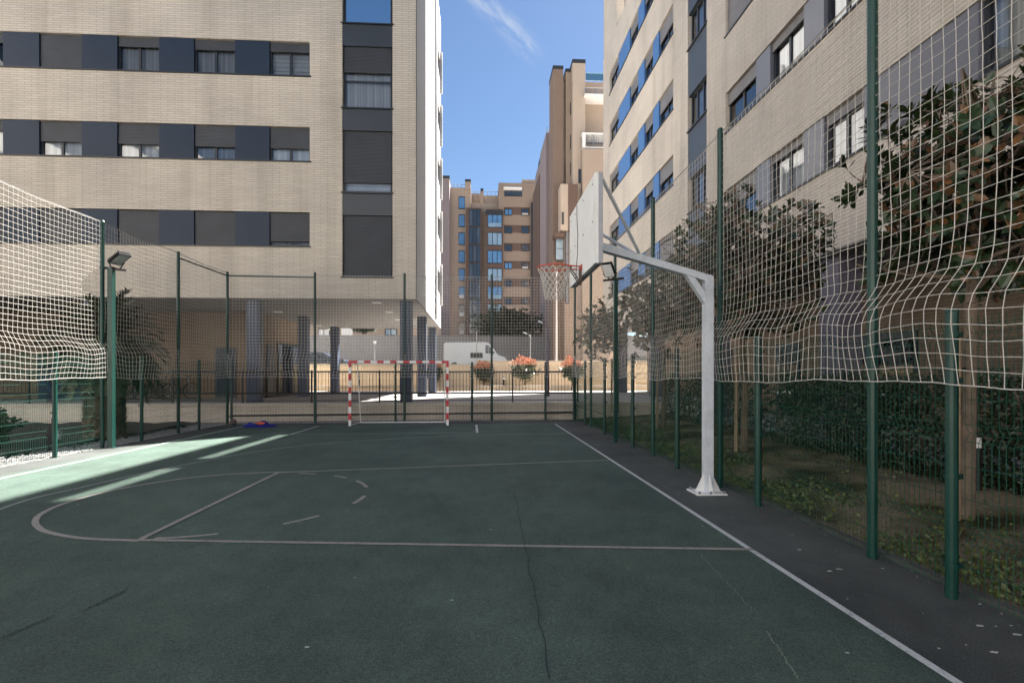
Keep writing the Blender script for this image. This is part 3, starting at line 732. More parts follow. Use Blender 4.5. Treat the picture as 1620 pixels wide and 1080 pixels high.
for k in range(8):
    X0, z1 = AT(855, 292 + k * 28, 66); X1, z0 = AT(859, 310 + k * 28, 66)
    b = MB(); b.box(X0, X1, 65.92, 66.03, z0, z1); w = b.build('window', m_frame, NBt)
    g = MB(); g.box(X0 + .05, X1 - .05, 65.9, 65.919, z0 + .1, z1 - .1); g.build('pane', m_fglass_d, w)

# --- low block seen under the portico
PB = thing('apartment_building', 'low beige block with white framed windows seen through the portico', 'apartment building', (AT(580, 560, 74)[0], 74, 2.1))
b = MB(); X0, _ = AT(440, 500, 74); X1, _ = AT(690, 500, 74); b.box(X0, X1, 74, 84, 2, 12); b.build('wall', m_tan, PB)
b = MB(); X0, z1 = AT(540, 510, 73.9); X1, z0 = AT(558, 536, 73.9); b.box(X0, X1, 73.88, 73.98, z0, z1); b.build('white_wall_panel', m_white, PB)
for x0, x1, y0, y1, m in ((503, 522, 520, 544, m_curt_w), (609, 628, 520, 537, m_fglass_l), (560, 575, 500, 515, m_fglass_d)):
    X0, z1 = AT(x0, y0, 73.9); X1, z0 = AT(x1, y1, 73.9)
    b = MB(); b.box(X0, X1, 73.86, 74.02, z0, z1); w = b.build('window', m_frame, PB); xm, zm = (X0 + X1) / 2, z0 + (z1 - z0) * .4
    g = MB()
    for a, c in ((X0 + .12, xm - .06), (xm + .06, X1 - .12)):
        g.box(a, c, 73.82, 73.859, z0 + .1, zm - .06); g.box(a, c, 73.82, 73.859, zm + .06, z1 - .1)
    g.build('pane', m, w)

# --- walls beyond the terrace
def wallthing(label, x0, x1, y0, y1, z0, z1, m, cop=None):
    t = thing('boundary_wall', label, 'wall', ((x0 + x1) / 2, y0, z0))
    b = MB(); b.box(x0, x1, y0, y1, z0 - .2, z1); b.build('wall', m, t)
    b = MB(); b.box(x0, x1, y0 - .06, y1 + .06, z1, z1 + .08); b.build('coping', cop or m_kerb, t)
wallthing('beige rendered street wall behind the coral flowering bushes', -30, AT(754, 570, 38.5)[0], 38.5, 38.9, .6, 2.34, m_beige_wall)
wallthing('taller beige street wall section right of the white van', AT(754, 570, 38.5)[0] + .01, 14, 38.5, 38.9, .6, 2.6, m_beige_wall)
wallthing('low pale planter edge in front of the beige street wall', -26, 12, 36.6, 36.8, .6, .86, m_beige_wall)
wallthing('long grey concrete wall behind the white van', -50, 20, 60, 60.4, 2.1, 5.95, m_grey_wall, m_grey_wall)

# ------------------------------------------------------------------ welded mesh court fences
def panel_mesh(L, name, m):
    b = MB(); prof = [(.04, 0)]
    for z in (.48, 1.19, 1.9): prof += [(z - .06, 0), (z, .035), (z + .06, 0)]
    prof.append((2.02, 0)); n = int(round(L / .05))
    for i in range(n + 1): b.tube([(x, s, z) for z, x in prof for s in (L * i / n,)], .0028, 4, caps=False)
    for z in (.05, .235, .42, .54, .72, .95, 1.13, 1.25, 1.43, 1.65, 1.84, 1.96): b.tube([(.004, 0, z), (.004, L, z)], .003, 3, caps=False)
    for z in (.48, 1.19, 1.9): b.tube([(.039, 0, z), (.039, L, z)], .003, 3, caps=False)
    return b.mesh(name, m, smooth=True)
def post_mesh(h, r, m, clamps=True):
    b = MB(); b.tube([(0, 0, -.02), (0, 0, h)], r, 12); b.tube([(0, 0, h), (0, 0, h + .02)], [r * 1.08, r * .9], 12)
    if clamps:
        for z in (.22, .86, 1.55, 1.88): b.tube([(0, 0, z), (0, 0, z + .028)], r * 1.22, 12); b.box(r * .7, r * 1.7, -.02, .02, z - .005, z + .033)
    return b.mesh('fence_post', m, smooth=False)
def add(name, me, par, loc, rz=0):
    o = bpy.data.objects.new(name, me); COL.objects.link(o); o.parent = par; o.location = loc; o.rotation_euler = (0, 0, rz); return o
PM = panel_mesh(2.6, 'mesh_panel', m_wire); PMb = panel_mesh(2.6, 'dark_mesh_panel', m_wire_b); POST = post_mesh(2.06, .041, m_green); POSTb = post_mesh(2.06, .038, m_green_d)
FRX, FLX = 3.4, -8.28
fr = thing('mesh_fence', 'dark green welded mesh fence along the right side of the court', 'fence', (FRX, 0, 0))
ys = [.98 + 2.7 * k for k in range(-2, 7)]
for y in ys: add('fence_post', POST, fr, (0, y, 0))
for y in ys: add('mesh_panel', PM, fr, (.055, y + .05, 0))
fl = thing('mesh_fence', 'green welded mesh fence along the left side of the court', 'fence', (FLX, 0, 0))
ys = [11 + 2.7 * k for k in range(-6, 3)]
for y in ys: add('fence_post', POST, fl, (0, y, 0), PI)
for y in ys[:-1]: add('mesh_panel', PM, fl, (-.055, y + 2.65, 0), PI)
add('mesh_panel', panel_mesh(1.8, 'mesh_panel', m_wire), fl, (-.055, 16.4 + 1.85, 0), PI)
A0, A1 = Vector((FLX, 18.25, 0)), Vector((FRX, 19.3, 0)); BD = (A1 - A0).normalized(); BL = (A1 - A0).length; BA = math.atan2(BD.y, BD.x) - PI / 2
fb_ = thing('mesh_fence', 'dark welded mesh fence across the far end behind the goal', 'fence', tuple(A0))
for k in range(5):
    p = BD * (.12 + 2.64 * k) if k else BD * .1
    add('fence_post', POSTb, fb_, tuple(p), BA - PI / 2); 
    L = 2.6 if k < 4 else BL - .12 - 2.64 * 4 - .05
    add('mesh_panel', PMb if k < 4 else panel_mesh(L, 'mesh_panel', m_wire_b), fb_, tuple(p + Vector((0, .05, 0))), BA)
add('fence_post', POSTb, fb_, tuple(BD * BL), BA - PI / 2)
b = MB(); b.tube([A0 + Vector((0, .09, .27)), A1 + Vector((0, .09, .27))], .028, 6); b.build('rail', m_iron, fb_)

# --- ball-stop netting above the fences
def net(label, loc, P, L, z0, z1, posts, cell=.103, r=.003, post_m=m_green, rail=True):
    t = thing('ball_net', label, 'net', loc)
    b = MB(); ns = int(L / cell); nz = int((z1 - z0) / cell)
    for i in range(ns + 1):
        s = L * i / ns; b.tube([P(s, z0 + (z1 - z0) * j / nz) for j in range(nz + 1)], r, 5, caps=False)
    for j in range(nz + 1):
        z = z0 + (z1 - z0) * j / nz
        b.tube([P(L * i / ns, z) for i in range(ns + 1)], r * (1.5 if j in (0, nz) else 1), 5, caps=False)
    b.build('net', m_net, t, smooth=True)
    for (x, y, h) in posts:
        b = MB(); b.tube([(x, y, -.02), (x, y, h)], .042, 10); b.tube([(x, y, h), (x, y, h + .03)], [.047, .03], 10); b.build('net_pole', post_m, t)
    b = MB(); b.tube([P(L * i / 60, z1 + .02) for i in range(61)], .006, 4); b.build('cable', m_cable, t)
    return t
def hsh(a, b): return math.sin(a * 12.9898 + b * 78.233)
def sm(t): t = max(0, min(1, t)); return t * t * (3 - 2 * t)
Z0, Z1 = 1.54, 5.08
def side_profile(X, sgn, poff):
    def P(s, z):
        y = s + poff[0]
        k = sm((2.42 - z) / .34)
        ph = 2 * PI * (y - poff[1]) / 2.7
        amp = math.exp(-((z - 2.0) / .42) ** 2)
        x = X + sgn * (.06 * (1 - k) - .085 * k + .008 * math.sin(y * 2.3 + z * 1.7) + .006 * math.sin(y * 5.1 - z * 3) + .01 * amp * math.sin(y * 11 + 3 * math.sin(y * 2.1)))
        x += sgn * -.05 * amp * (.5 + .5 * math.sin(y * 1.9))
        yy = y + .07 * amp * math.sin(ph + .6) + .02 * math.sin(z * 2.2 + y * .9) * (1 - (z - Z0) / (Z1 - Z0)) * amp + .003 * hsh(s, z)
        zz = z - .06 * math.sin(PI * (((y - poff[2]) / 3) % 1)) ** 2 * sm((z - 2) / 3) * .5 + .03 * amp * math.sin(ph * 2 + 1) + .003 * hsh(z, s) + .02 * math.sin(y * 1.7) * (1 - sm((z - 1.6) / 1))
        return (x, yy, zz)
    return P
tall = [4.53 + 3 * k for k in range(-2, 5)] + [19.35]
net('white cord ball net above the right court fence', (FRX, 0, 0), side_profile(FRX, 1, (-3.2, .98, 1.53)), 22.4, Z0, Z1, [(FRX + .05, y, 5.12) for y in tall])
net('white cord ball net above the left court fence', (FLX, 0, 0), side_profile(FLX, -1, (-3.5, 11, 12.4)), 21.8, Z0, 4.98, [(FLX - .05, y, 5.0) for y in (3.4, 6.4, 9.4, 12.4, 15.4, 18.3)])
def backP(s, z):
    p = A0 + BD * s; amp = math.exp(-((z - 2.0) / .4) ** 2); k = sm((2.42 - z) / .34)
    top = 4.92 + .22 * s / BL; zz = Z0 + (z - Z0) * (top - Z0) / (5.0 - Z0)
    return (p.x + .07 * amp * math.sin(s * 2.3) + .006 * hsh(s, z), p.y + .07 * (1 - k) - .07 * k, zz + .02 * math.sin(s * 1.3) * (1 - (z - Z0) / 3.5))
bp = []
for px in (497, 640, 778):
    q = (px - 810) / FPX; best = min((abs((lambda P_: (P_.x * CA - P_.y * SA) / (P_.x * SA + P_.y * CA) - q)(A0 + BD * (i * .02))), i * .02) for i in range(int(BL / .02)))[1]
    p = A0 + BD * best; bp.append((p.x, p.y + .06, 5.02 + .2 * best / BL))
nb = net('white cord ball net across the far end behind the goal', tuple(A0), backP, BL, Z0, 5.0, bp, post_m=m_green_d, r=.0042)
p0, p1 = bp[0], (FLX - .05, 18.3, 4.9)
b = MB(); b.tube([p1, (p0[0], p0[1], 4.92)], .022, 6); b.build('top_rail', m_green_d, nb)
b = MB(); b.tube([(FLX - .05, 15.4, 4.86), p1], .022, 6); b.build('top_rail', m_green_d, nb)

# --- iron railing on the low wall
rt = thing('iron_railing', 'black iron railing with thin pickets on the low wall behind the court', 'railing', (-6, 19.6, .625))
b = MB(); b.tube([(-18, 19.6, 1.74), (3.6, 19.6, 1.74)], .03, 6); b.build('top_rail', m_iron, rt)
b = MB(); b.tube([(-18, 19.6, .97), (3.6, 19.6, .97)], .03, 6); b.build('bottom_rail', m_iron, rt)
b = MB(); b.tube([(-18, 19.6, .71), (3.6, 19.6, .71)], .012, 6); b.build('bottom_rail', m_iron, rt)
for k in range(10):
    x = -18 + 2.4 * k
    b = MB(); b.box(x - .025, x + .025, 19.57, 19.63, .62, 1.8); b.build('railing_post', m_iron, rt)
    if k < 9:
        b = MB()
        for i in range(1, 20): b.tube([(x + .12 * i, 19.6, .99), (x + .12 * i, 19.6, 1.72)], .008, 4, caps=False)
        b.build('picket_panel', m_iron, rt)

# ------------------------------------------------------------------ football goal
gl_, gr_ = G(553.5, 673.5), G(708, 672.5); GX0, GX1 = gl_[0], gr_[0]; GY0 = (gl_[1] + gr_[1]) / 2; GH = 2.08
gt = thing('football_goal', 'small red and white striped football goal at the far end', 'goal', ((GX0 + GX1) / 2, GY0, 0))
def stripes(name, axis, per, off):
    t = NT(name); sx = t.n('ShaderNodeSeparateXYZ'); t.l(t.pos(), sx.inputs[0])
    f = t.math('FRACT', t.math('DIVIDE', t.math('SUBTRACT', sx.outputs[axis], off), per)); k = t.math('GREATER_THAN', f, .5)
    n = t.noise(t.pos(), 30, 4)
    wear = t.ramp(n, [(.3, (.8, .8, .8)), (.65, (1.05, 1.05, 1.05))])
    t.col(t.mix(1.0, t.mix(k, (.52, .022, .035), (.78, .78, .77)), wear, 'MULTIPLY')); t.set(.4); return t.m
m_str_z = stripes('striped_post_paint', 2, .42, -.02 + .21); m_str_x = stripes('striped_bar_paint', 0, .41, GX0 + .04)
for x in (GX0, GX1):
    b = MB(); b.box(x - .04, x + .04, GY0 - .04, GY0 + .04, 0.0, GH); b.build('goal_post', m_str_z, gt)
b = MB(); b.box(GX0 + .041, GX1 - .041, GY0 - .039, GY0 + .039, GH - .08, GH - .001); b.build('crossbar', m_str_x, gt)
for x in (GX0, GX1):
    b = MB(); b.tube([(x + (.1 if x < -3 else -.1), GY0 + .04, GH - .1), (x + (.14 if x < -3 else -.14), GY0 + .42, GH - .12), (x + (.14 if x < -3 else -.14), GY0 + .9, .03), (x, GY0 + .04, .03)], .016, 6); b.build('rear_stay', m_white, gt)
b = MB(); b.tube([(GX0 + .14, GY0 + .9, .03), (GX1 - .14, GY0 + .9, .03)], .018, 6); b.build('base_bar', m_white, gt)

# ------------------------------------------------------------------ basketball hoop
HY = 7.17; PXX = 3.11
hp = thing('basketball_hoop', 'white steel basketball post with cantilever arm, backboard and orange rim', 'basketball hoop', (PXX, HY, 0))
b = MB(); b.box(PXX - .057, PXX + .057, HY - .06, HY + .06, .02, 2.80); b.build('pole', m_steel_w, hp)
b = MB(); b.box(PXX - .22, PXX + .19, HY - .19, HY + .19, .004, .022); bpz = b.build('base_plate', m_white, hp)
b = MB()
for dx, dy in ((-.18, -.16), (-.18, .16), (.16, -.16), (.16, .16), (-.03, -.17)): b.tube([(PXX + dx, HY + dy, .02), (PXX + dx, HY + dy, .055)], .018, 6)
b.build('anchor_bolts', m_grey_metal, bpz)
for nx, ny in ((-1, 0), (1, 0), (0, -1), (0, 1)):
    b = MB()
    if nx: a0 = PXX + nx * .058; b.prism([(a0, .021), (a0 + nx * .12, .021), (a0, .26)], 'y', HY - .008, HY + .008)
    else: a0 = HY + ny * .061; b.prism([(a0, .021), (a0 + ny * .12, .021), (a0, .26)], 'x', PXX - .008, PXX + .008)
    b.build('gusset', m_white, hp)
# cantilever arm, tapered and rising to the board
AX = 1.47
b = MB(); b.prism([(PXX + .057, 2.801), (PXX + .057, 2.95), (AX, 3.43), (AX, 3.325), (2.80, 2.965), (PXX - .057, 2.885), (PXX - .057, 2.801)], 'y', HY - .06, HY + .06); b.build('arm', m_steel_w, hp)
b = MB(); b.prism([(2.795, 2.962), (2.92, 2.926), (PXX - .058, 2.74), (PXX - .058, 2.58)], 'y', HY - .045, HY + .045); b.build('brace', m_steel_w, hp)
BX0, BX1, BYn, BYf, BZ0, BZ1 = 1.36, 1.40, 6.27, 8.07, 2.93, 4.0
b = MB(); b.box(BX0, BX1, BYn, BYf, BZ0, BZ1); bb = b.build('backboard', m_board, hp)
b = MB(); 
for (y0, y1, z0, z1) in ((BYn - .01, BYn + .03, BZ0, BZ1), (BYf - .03, BYf + .01, BZ0, BZ1), (BYn + .03, BYf - .03, BZ0 - .005, BZ0 + .035), (BYn + .03, BYf - .03, BZ1 - .035, BZ1 + .005)): b.box(BX1 + .001, BX1 + .05, y0, y1, z0, z1)
b.build('board_frame', m_grey_metal, bb)
b = MB(); pts = [(BX0 - .003, y, z) for y, z in ((7.45, 3.98), (7.44, 3.8), (7.38, 3.55), (7.40, 3.3), (7.50, 3.1), (7.52, 2.95))]
b.tube(pts, .006, 4); b.build('board_line', m_frame, bb)  # thin dark curved line down the board's face
b = MB()
for y in (6.4, 7.0, 7.6, 7.95):
    for z in (3.9, 3.45): b.tube([(BX0 - .006, y, z), (BX0 + .001, y, z)], .013, 8)
b.build('bolts', m_grey_metal, bb)
for y, nm in ((BYn + .06, 1), (BYf - .06, 2)):
    b = MB(); b.tube([(BX1 + .06, y, BZ1 - .06), (2.14, HY + (.05 if nm == 2 else -.05), 3.25)], .022, 8); b.build('strut', m_steel_w, hp)
RCX, RZ = 1.0, 3.05
rim = MB(); rim.tube([(RCX + .225 * math.cos(2 * PI * i / 32), HY + .225 * math.sin(2 * PI * i / 32), RZ) for i in range(32)], .011, 8, closed=True)
rim.tube([(RCX + .16, HY - .16, RZ), (BX0 - .03, HY - .09, RZ)], .010, 6); rim.tube([(RCX + .16, HY + .16, RZ), (BX0 - .03, HY + .09, RZ)], .010, 6)
rim.box(BX0 - .012, BX0 - .002, HY - .1, HY + .1, RZ - .04, RZ + .03)
ro = rim.build('rim', m_orange, hp, smooth=True)
rim = MB()
rim.tube([(RCX + .21, HY - .05, RZ - .01), (BX0 - .02, HY - .06, RZ - .2)], .008, 6); rim.tube([(RCX + .21, HY + .05, RZ - .01), (BX0 - .02, HY + .06, RZ - .2)], .008, 6)
rim.box(BX0 - .012, BX0 - .002, HY - .07, HY + .07, RZ - .23, RZ - .055)
rim.build('rim_bracket', m_rbrown, ro)
b = MB(); n = 14; lv = 8
def hn(a, t):
    r = .222 - .105 * t ** .75 + .012 * math.sin(3 * a + 5 * t); return (RCX + r * math.cos(a), HY + r * math.sin(a), RZ - .012 - .42 * t)
for i in range(n):
    for sg in (1, -1):
        b.tube([hn(2 * PI * (i + sg * .5 * k) / n, k / lv + (U(-.01, .01) if k else 0)) for k in range(lv + 1)], .0055, 4, caps=False)
b.build('hoop_net', m_net, ro)

# ------------------------------------------------------------------ floodlights
def floodlight(label, x, y, h, face, tilt, w=.09, yaw=0):
    t = thing('floodlight', label, 'floodlight', (x, y, 0), 'floodlight poles beside the court')
    b = MB(); b.box(x - w / 2, x + w / 2, y - w / 2, y + w / 2, .012, h); b.build('pole', m_green, t)
    b = MB(); b.box(x - .11, x + .11, y - .11, y + .11, .004, .014); b.build('base_plate', m_green_d, t)
    b = MB(); b.beam((x - .02 - .22 * face, y, h + .02), (x + .3 * face, y, h - .04), .05, .05); b.build('cross_arm', m_iron, t)
    c = Vector((x + .17 * face, y, h + .22)); hv = Vector((face * math.cos(yaw), -math.sin(yaw), 0)); sv = Vector((math.sin(yaw) * face, math.cos(yaw), 0)); dx = hv * math.cos(tilt) + Vector((0, 0, math.sin(tilt))); nn = hv * math.sin(tilt) - Vector((0, 0, math.cos(tilt)))
    def Q(a, bb_, d): v = c + dx * a + sv * bb_ + nn * d; return tuple(v)
    def qbox(mb, a0, a1, b0, b1, d0, d1):
        vs = [Q(a, q, d) for d in (d0, d1) for (a, q) in ((a0, b0), (a1, b0), (a1, b1), (a0, b1))]
        mb.add(vs, [(3, 2, 1, 0), (4, 5, 6, 7), (0, 1, 5, 4), (1, 2, 6, 5), (2, 3, 7, 6), (3, 0, 4, 7)])
    b = MB(); qbox(b, -.19, .19, -.14, .14, -.03, .035)
    for k in range(7): qbox(b, -.175 + k * .056, -.163 + k * .056, -.13, .13, -.07, -.029)
    hd = b.build('lamp_head', m_lampb, t)
    b = MB(); qbox(b, -.17, .17, -.12, .12, .036, .042); b.build('lamp_glass', m_led if face > 0 else m_white, hd)
    b = MB(); b.tube([Q(-.1, -.18, 0), (x + .08 * face, y - .15, h + .01)], .014, 6); b.tube([Q(-.1, .18, 0), (x + .08 * face, y + .15, h + .01)], .014, 6); b.tube([(x + .08 * face, y - .15, h + .01), (x + .08 * face, y + .15, h + .01)], .014, 6); b.build('bracket', m_iron, t)
floodlight('black floodlight on a square green pole in front of the palm', -8.17, 12.45, 3.98, 1, .5, .11, .35)
floodlight('pale faced floodlight on a green pole under the basketball arm', 3.26, 12.75, 3.92, -1, .8, .09, .9)

# ------------------------------------------------------------------ planting
def big_leaf(b, c, d, L, W, up):
    d = d.normalized(); a = d.cross(up)
    if a.length < 1e-4: a = d.orthogonal()
    a.normalize(); n = a.cross(d); bend = U(-.15, .1) * L
    def q(t, s, h): return c + d * (L * t) + a * (W * s) + n * (h * L + bend * t * t)
    b.add([q(0, 0, 0), q(.35, .42, .06), q(.72, .4, .05), q(1, 0, 0), q(.72, -.4, .05), q(.35, -.42, .06), q(.35, 0, 0), q(.72, 0, 0)],
          [(0, 6, 1), (6, 7, 2, 1), (7, 3, 2), (0, 5, 6), (6, 5, 4, 7), (7, 4, 3)])
def magnolia(label, x, y, zb, fork, ctr, rad, ntips, lpt, L, lm, seed, stake=True):
    random.seed(seed)
    t = thing('magnolia_tree', label, 'tree', (x, y, zb), 'magnolia trees behind the right fence')
    C = Vector(ctr); tips = []
    while len(tips) < ntips:
        v = Vector((random.gauss(0, 1), random.gauss(0, 1), random.gauss(0, 1))).normalized()
        lump = .78 + .22 * math.sin(v.x * 5 + seed) * math.sin(v.y * 4 + 1 + v.z * 5)
        r = (R() ** .42) * lump
        if math.sin(v.x * 7 + seed * 2) * math.sin(v.z * 6 + v.y * 4) > .62: continue
        tips.append(C + Vector((v.x * rad[0] * r, v.y * rad[1] * r, v.z * rad[2] * r)))
    tb = MB(); F = Vector((x + U(-.05, .05), y + U(-.05, .05), fork))
    tb.tube([(x, y, zb - .05), (x + .02, y - .02, zb + (fork - zb) * .5), F], [.075, .06, .055], 10)
    top = C + Vector((0, 0, rad[2] * .75)); tb.tube([F, (F + top) / 2 + Vector((U(-.1, .1), U(-.1, .1), 0)), top], [.055, .04, .012], 7)
    nodes = [F.lerp(top, k / 8) for k in range(8)]
    limbs = []
    for k in range(13):
        a = 2.4 * k; h = F.lerp(top, .05 + .8 * k / 13)
        e_ = C + Vector((math.cos(a) * rad[0] * .75, math.sin(a) * rad[1] * .75, U(-.5, .6) * rad[2])); mdl = h.lerp(e_, .5) + Vector((0, 0, -.05))
        tb.tube([h, mdl, e_], [.028, .019, .008], 5); nodes += [h.lerp(mdl, .6), mdl, mdl.lerp(e_, .5), e_]
    lb = MB()
    for tp_ in tips:
        nd = min(nodes, key=lambda q: (q - tp_).length)
        tb.tube([nd, nd.lerp(tp_, .5) + Vector((0, 0, -.03)), tp_], [.009, .007, .005], 3, caps=False)
        ax_ = ((tp_ - nd).normalized() * .6 + (tp_ - C).normalized() * .5 + Vector((0, 0, .5))).normalized()
        o1 = ax_.orthogonal().normalized(); o2 = ax_.cross(o1); ph = R() * 6
        for i in range(lpt):
            w = ph + 2.4 * i; el = U(.1, 1.0)
            d = (o1 * math.cos(w) + o2 * math.sin(w)) * math.cos(el) + ax_ * math.sin(el)
            big_leaf(lb, tp_ - ax_ * (.012 * i), d, L * U(.45, 1.2), L * U(.42, .62), ax_)
    tb.build('trunk', m_trunk, t); lb.build('crown', lm, t)
    if stake:
        b = MB(); b.tube([(x - .22, y - .12, zb - .03), (x - .2, y - .11, zb + 1.9)], .035, 8); b.build('stake', m_stake, t)
        b = MB(); b.tube([(x - .2, y - .11, zb + 1.5), (x, y, zb + 1.52)], .02, 5); b.build('tie', m_rubber, t)
magnolia('magnolia tree with rusty leaves nearest the camera behind the right fence', 5.1, 5.35, .15, 2.35, (5.42, 5.35, 3.68), (1.55, 1.8, 1.5), 560, 9, .16, m_mag, 3)
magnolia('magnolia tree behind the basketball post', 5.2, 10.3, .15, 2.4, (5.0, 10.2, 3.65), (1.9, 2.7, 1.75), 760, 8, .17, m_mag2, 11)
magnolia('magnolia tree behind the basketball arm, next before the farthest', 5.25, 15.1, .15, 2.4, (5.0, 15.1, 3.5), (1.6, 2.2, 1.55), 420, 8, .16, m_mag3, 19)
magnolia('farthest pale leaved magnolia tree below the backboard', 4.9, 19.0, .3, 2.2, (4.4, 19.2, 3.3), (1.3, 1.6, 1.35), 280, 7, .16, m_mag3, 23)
random.seed(41)
hd = thing('hedge', 'long dark clipped hedge between the lawn and the right building', 'hedge', (6.7, 6, .15))
b = MB()
for i in range(40000):
    y = -2 + 20.5 * R() if R() < .55 else 1 + 10 * R()
    side = R(); gap = math.sin(y * 1.9) + math.sin(y * 4.7 + 1)
    zt = 1.62 + .07 * math.sin(y * 3) ; z = .17 + (zt - .17) * R() ** 1.05
    bul = .42 + .08 * math.sin(y * 2.7) + .06 * math.sin(z * 5 + y * 3)
    x = 6.72 + (U(-bul, bul) if side < .35 else (-bul * U(.75, 1.05) if side < .85 else bul))
    if z < .8 and gap > 1.45 and R() < .7: continue
    leafq(b, (x, y, z), U(.05, .095), Vector((U(-1, 1), U(-1, 1), U(-.6, .9))).normalized(), .55)
b.build('foliage', m_hedge, hd)
b = MB()
for i in range(120):
    y = U(-2, 18.5); x = 6.72 + U(-.2, .2); b.tube([(x, y, .1), (x + U(-.2, .2), y + U(-.2, .2), .8), (x + U(-.3, .3), y + U(-.3, .3), 1.4)], [.016, .01, .005], 4)
b.build('stems', m_trunk, hd)
# bollard light by the hedge
def bollard(label, x, y, z, h, hm=m_iron):
    t = thing('bollard_light', label, 'bollard light', (x, y, z), 'bollard lights along the paths')
    b = MB(); b.tube([(x, y, z - .02), (x, y, z + h * .78)], .065, 12); b.build('post', hm, t)
    b = MB(); b.tube([(x, y, z + h * .78), (x, y, z + h * .95)], .06, 12); b.build('lamp', m_white, t)
    b = MB(); b.tube([(x, y, z + h * .95), (x, y, z + h)], .07, 12); b.build('cap', hm, t)
bollard('white topped bollard light beside the near magnolia trunk', 6.03, 6.2, .15, .74)
bollard('bollard light behind the left fence beside the green shrub', *G(86, 689), 0, .62)
bollard('bollard light in front of the beige street wall between the flowering bushes', AT(797, 600, 37.4)[0], 37.4, .6, .95)
bollard('bollard light in front of the beige wall seen inside the goal', AT(568, 600, 37.4)[0], 37.4, .6, .95)
x, y = G(107, 704); 
ub = thing('utility_box', 'small grey utility box on a short stand behind the left fence', 'utility box', (x - .5, y + .4, 0))
b = MB(); b.box(x - .6, x - .46, y + .35, y + .45, .08, .30); b.build('case', m_bag, ub)
b = MB(); b.box(x - .55, x - .51, y + .38, y + .42, 0, .08); b.build('stand', m_iron, ub)
# palm
random.seed(5)
px_, py_ = -9.75, 14.6
pt = thing('palm_tree', 'short thick trunked palm behind the left fence', 'palm tree', (px_, py_, 0))
b = MB(); n = 22; prof = []
for i in range(27):
    z = i * .09; prof.append((px_ + .02 * math.sin(i), py_, z - .02))
rr = [(.46 - .06 * (i / 26) + U(-.012, .012)) for i in range(27)]
b.tube(prof, rr, 18)
for i in range(800):
    a = i * 2.39996 + U(-.2, .2); z = .05 + 2.2 * i / 800; r = .45 - .05 * z / 2.2
    c = Vector((px_ + r * math.cos(a), py_ + r * math.sin(a), z)); d = Vector((math.cos(a) * .5, math.sin(a) * .5, .85)).normalized(); s = Vector((-math.sin(a), math.cos(a), 0))
    b.add([c - s * .06, c + s * .06, c + d * U(.1, .17)], [(0, 1, 2)])
b.build('trunk', m_palm_trunk, pt)
b = MB(); sb = MB()
for k in range(120):
    a = 2.39996 * k + U(-.2, .2); el = math.radians(80 - 118 * (k / 119)); L = U(1.15, 1.65)
    c = Vector((px_, py_, 2.35)); pts = []; d = Vector((math.cos(a) * math.cos(el), math.sin(a) * math.cos(el), math.sin(el)))
    for i in range(13):
        pts.append(c.copy()); c = c + d * (L / 12); d = (d + Vector((0, 0, -.075 - .01 * i))).normalized()
    sb.tube(pts, [.02 * (1 - i / 14) + .003 for i in range(13)], 4)
    for i in range(2, 13):
        p = pts[i]; t = (pts[min(12, i + 1)] - pts[i - 1]).normalized(); s = t.cross(Vector((0, 0, 1))); s = s.normalized() if s.length > .01 else Vector((1, 0, 0)); u = s.cross(t)
        for h in range(4):
            for sg in (-1, 1):
                q = p + t * (L / 12 * h / 4); dd = (s * sg * .8 + t * .65 + u * U(.05, .5)).normalized(); ll = U(.3, .48) * (1 - abs(i - 6) / 12)
                w = t * .034
                b.add([q - w, q + w, q + dd * ll + Vector((0, 0, -.05))], [(0, 1, 2)])
b.build('crown', m_palm, pt); sb.build('frond_stalks', m_palm, pt)
# shrub at left edge
def shrub(label, x, y, z, rx, rz, n, s, m, cat='shrub', group=None, flowers=0, trunk=0, name='shrub', ff=.25):
    t = thing(name, label, cat, (x, y, z), group); b = MB(); f = MB(); cz = z + trunk + rz
    for i in range(n):
        v = Vector((random.gauss(0, 1), random.gauss(0, 1), random.gauss(0, 1))).normalized(); r = (R() ** .4) * (.8 + .25 * math.sin(v.x * 5 + x) * math.sin(v.y * 4 + v.z * 6 + x))
        p = (x + v.x * rx * r, y + v.y * rx * r, cz + v.z * rz * r)
        if flowers and v.z * r > ff and R() < .92: leafq(f, p, s * U(.8, 1.5), Vector((v.x, v.y, v.z + .8)).normalized(), .6)
        else: leafq(b, p, s * U(.7, 1.3), Vector((v.x + U(-.7, .7), v.y + U(-.7, .7), v.z + U(-.5, .7))).normalized(), .6)
    b.build('crown' if trunk else 'foliage', m, t)
    if flowers: f.build('blossom', m_flower, t)
    b = MB()
    for k in range(4 if not trunk else 2):
        b.tube([(x + U(-.08, .08), y + U(-.08, .08), z - .02), (x + U(-.1, .1), y + U(-.1, .1), z + trunk), (x + U(-.4, .4) * rx, y + U(-.4, .4) * rx, cz + .3 * rz)], [.035, .03, .012], 5)
    b.build('trunk' if trunk else 'stems', m_trunk, t)
shrub('rounded green shrub at the left edge behind the fence', -10.85, 12.2, 0, .8, .52, 2600, .1, m_bush)
fx = [(765, 38.0, .75, .75, 'smallest coral flowering bush, left of the lamp posts', .55), (829, 37.2, 1.1, .9, 'widest coral flowering bush beside the lamp posts', .6), (905, 36.6, .85, .85, 'coral flowering bush behind the right corner of the court', .55), (686, 37.6, .7, .8, 'coral flowering bush half hidden by the portico columns', .55)]
for p_, Y, rx, rz, lab, tk in fx:
    shrub(lab, AT(p_, 590, Y)[0], Y, .6, rx, rz, 1500, .16, m_bush, 'flowering bush', 'coral flowering bushes by the street wall', 1, tk, 'flowering_bush', .22)
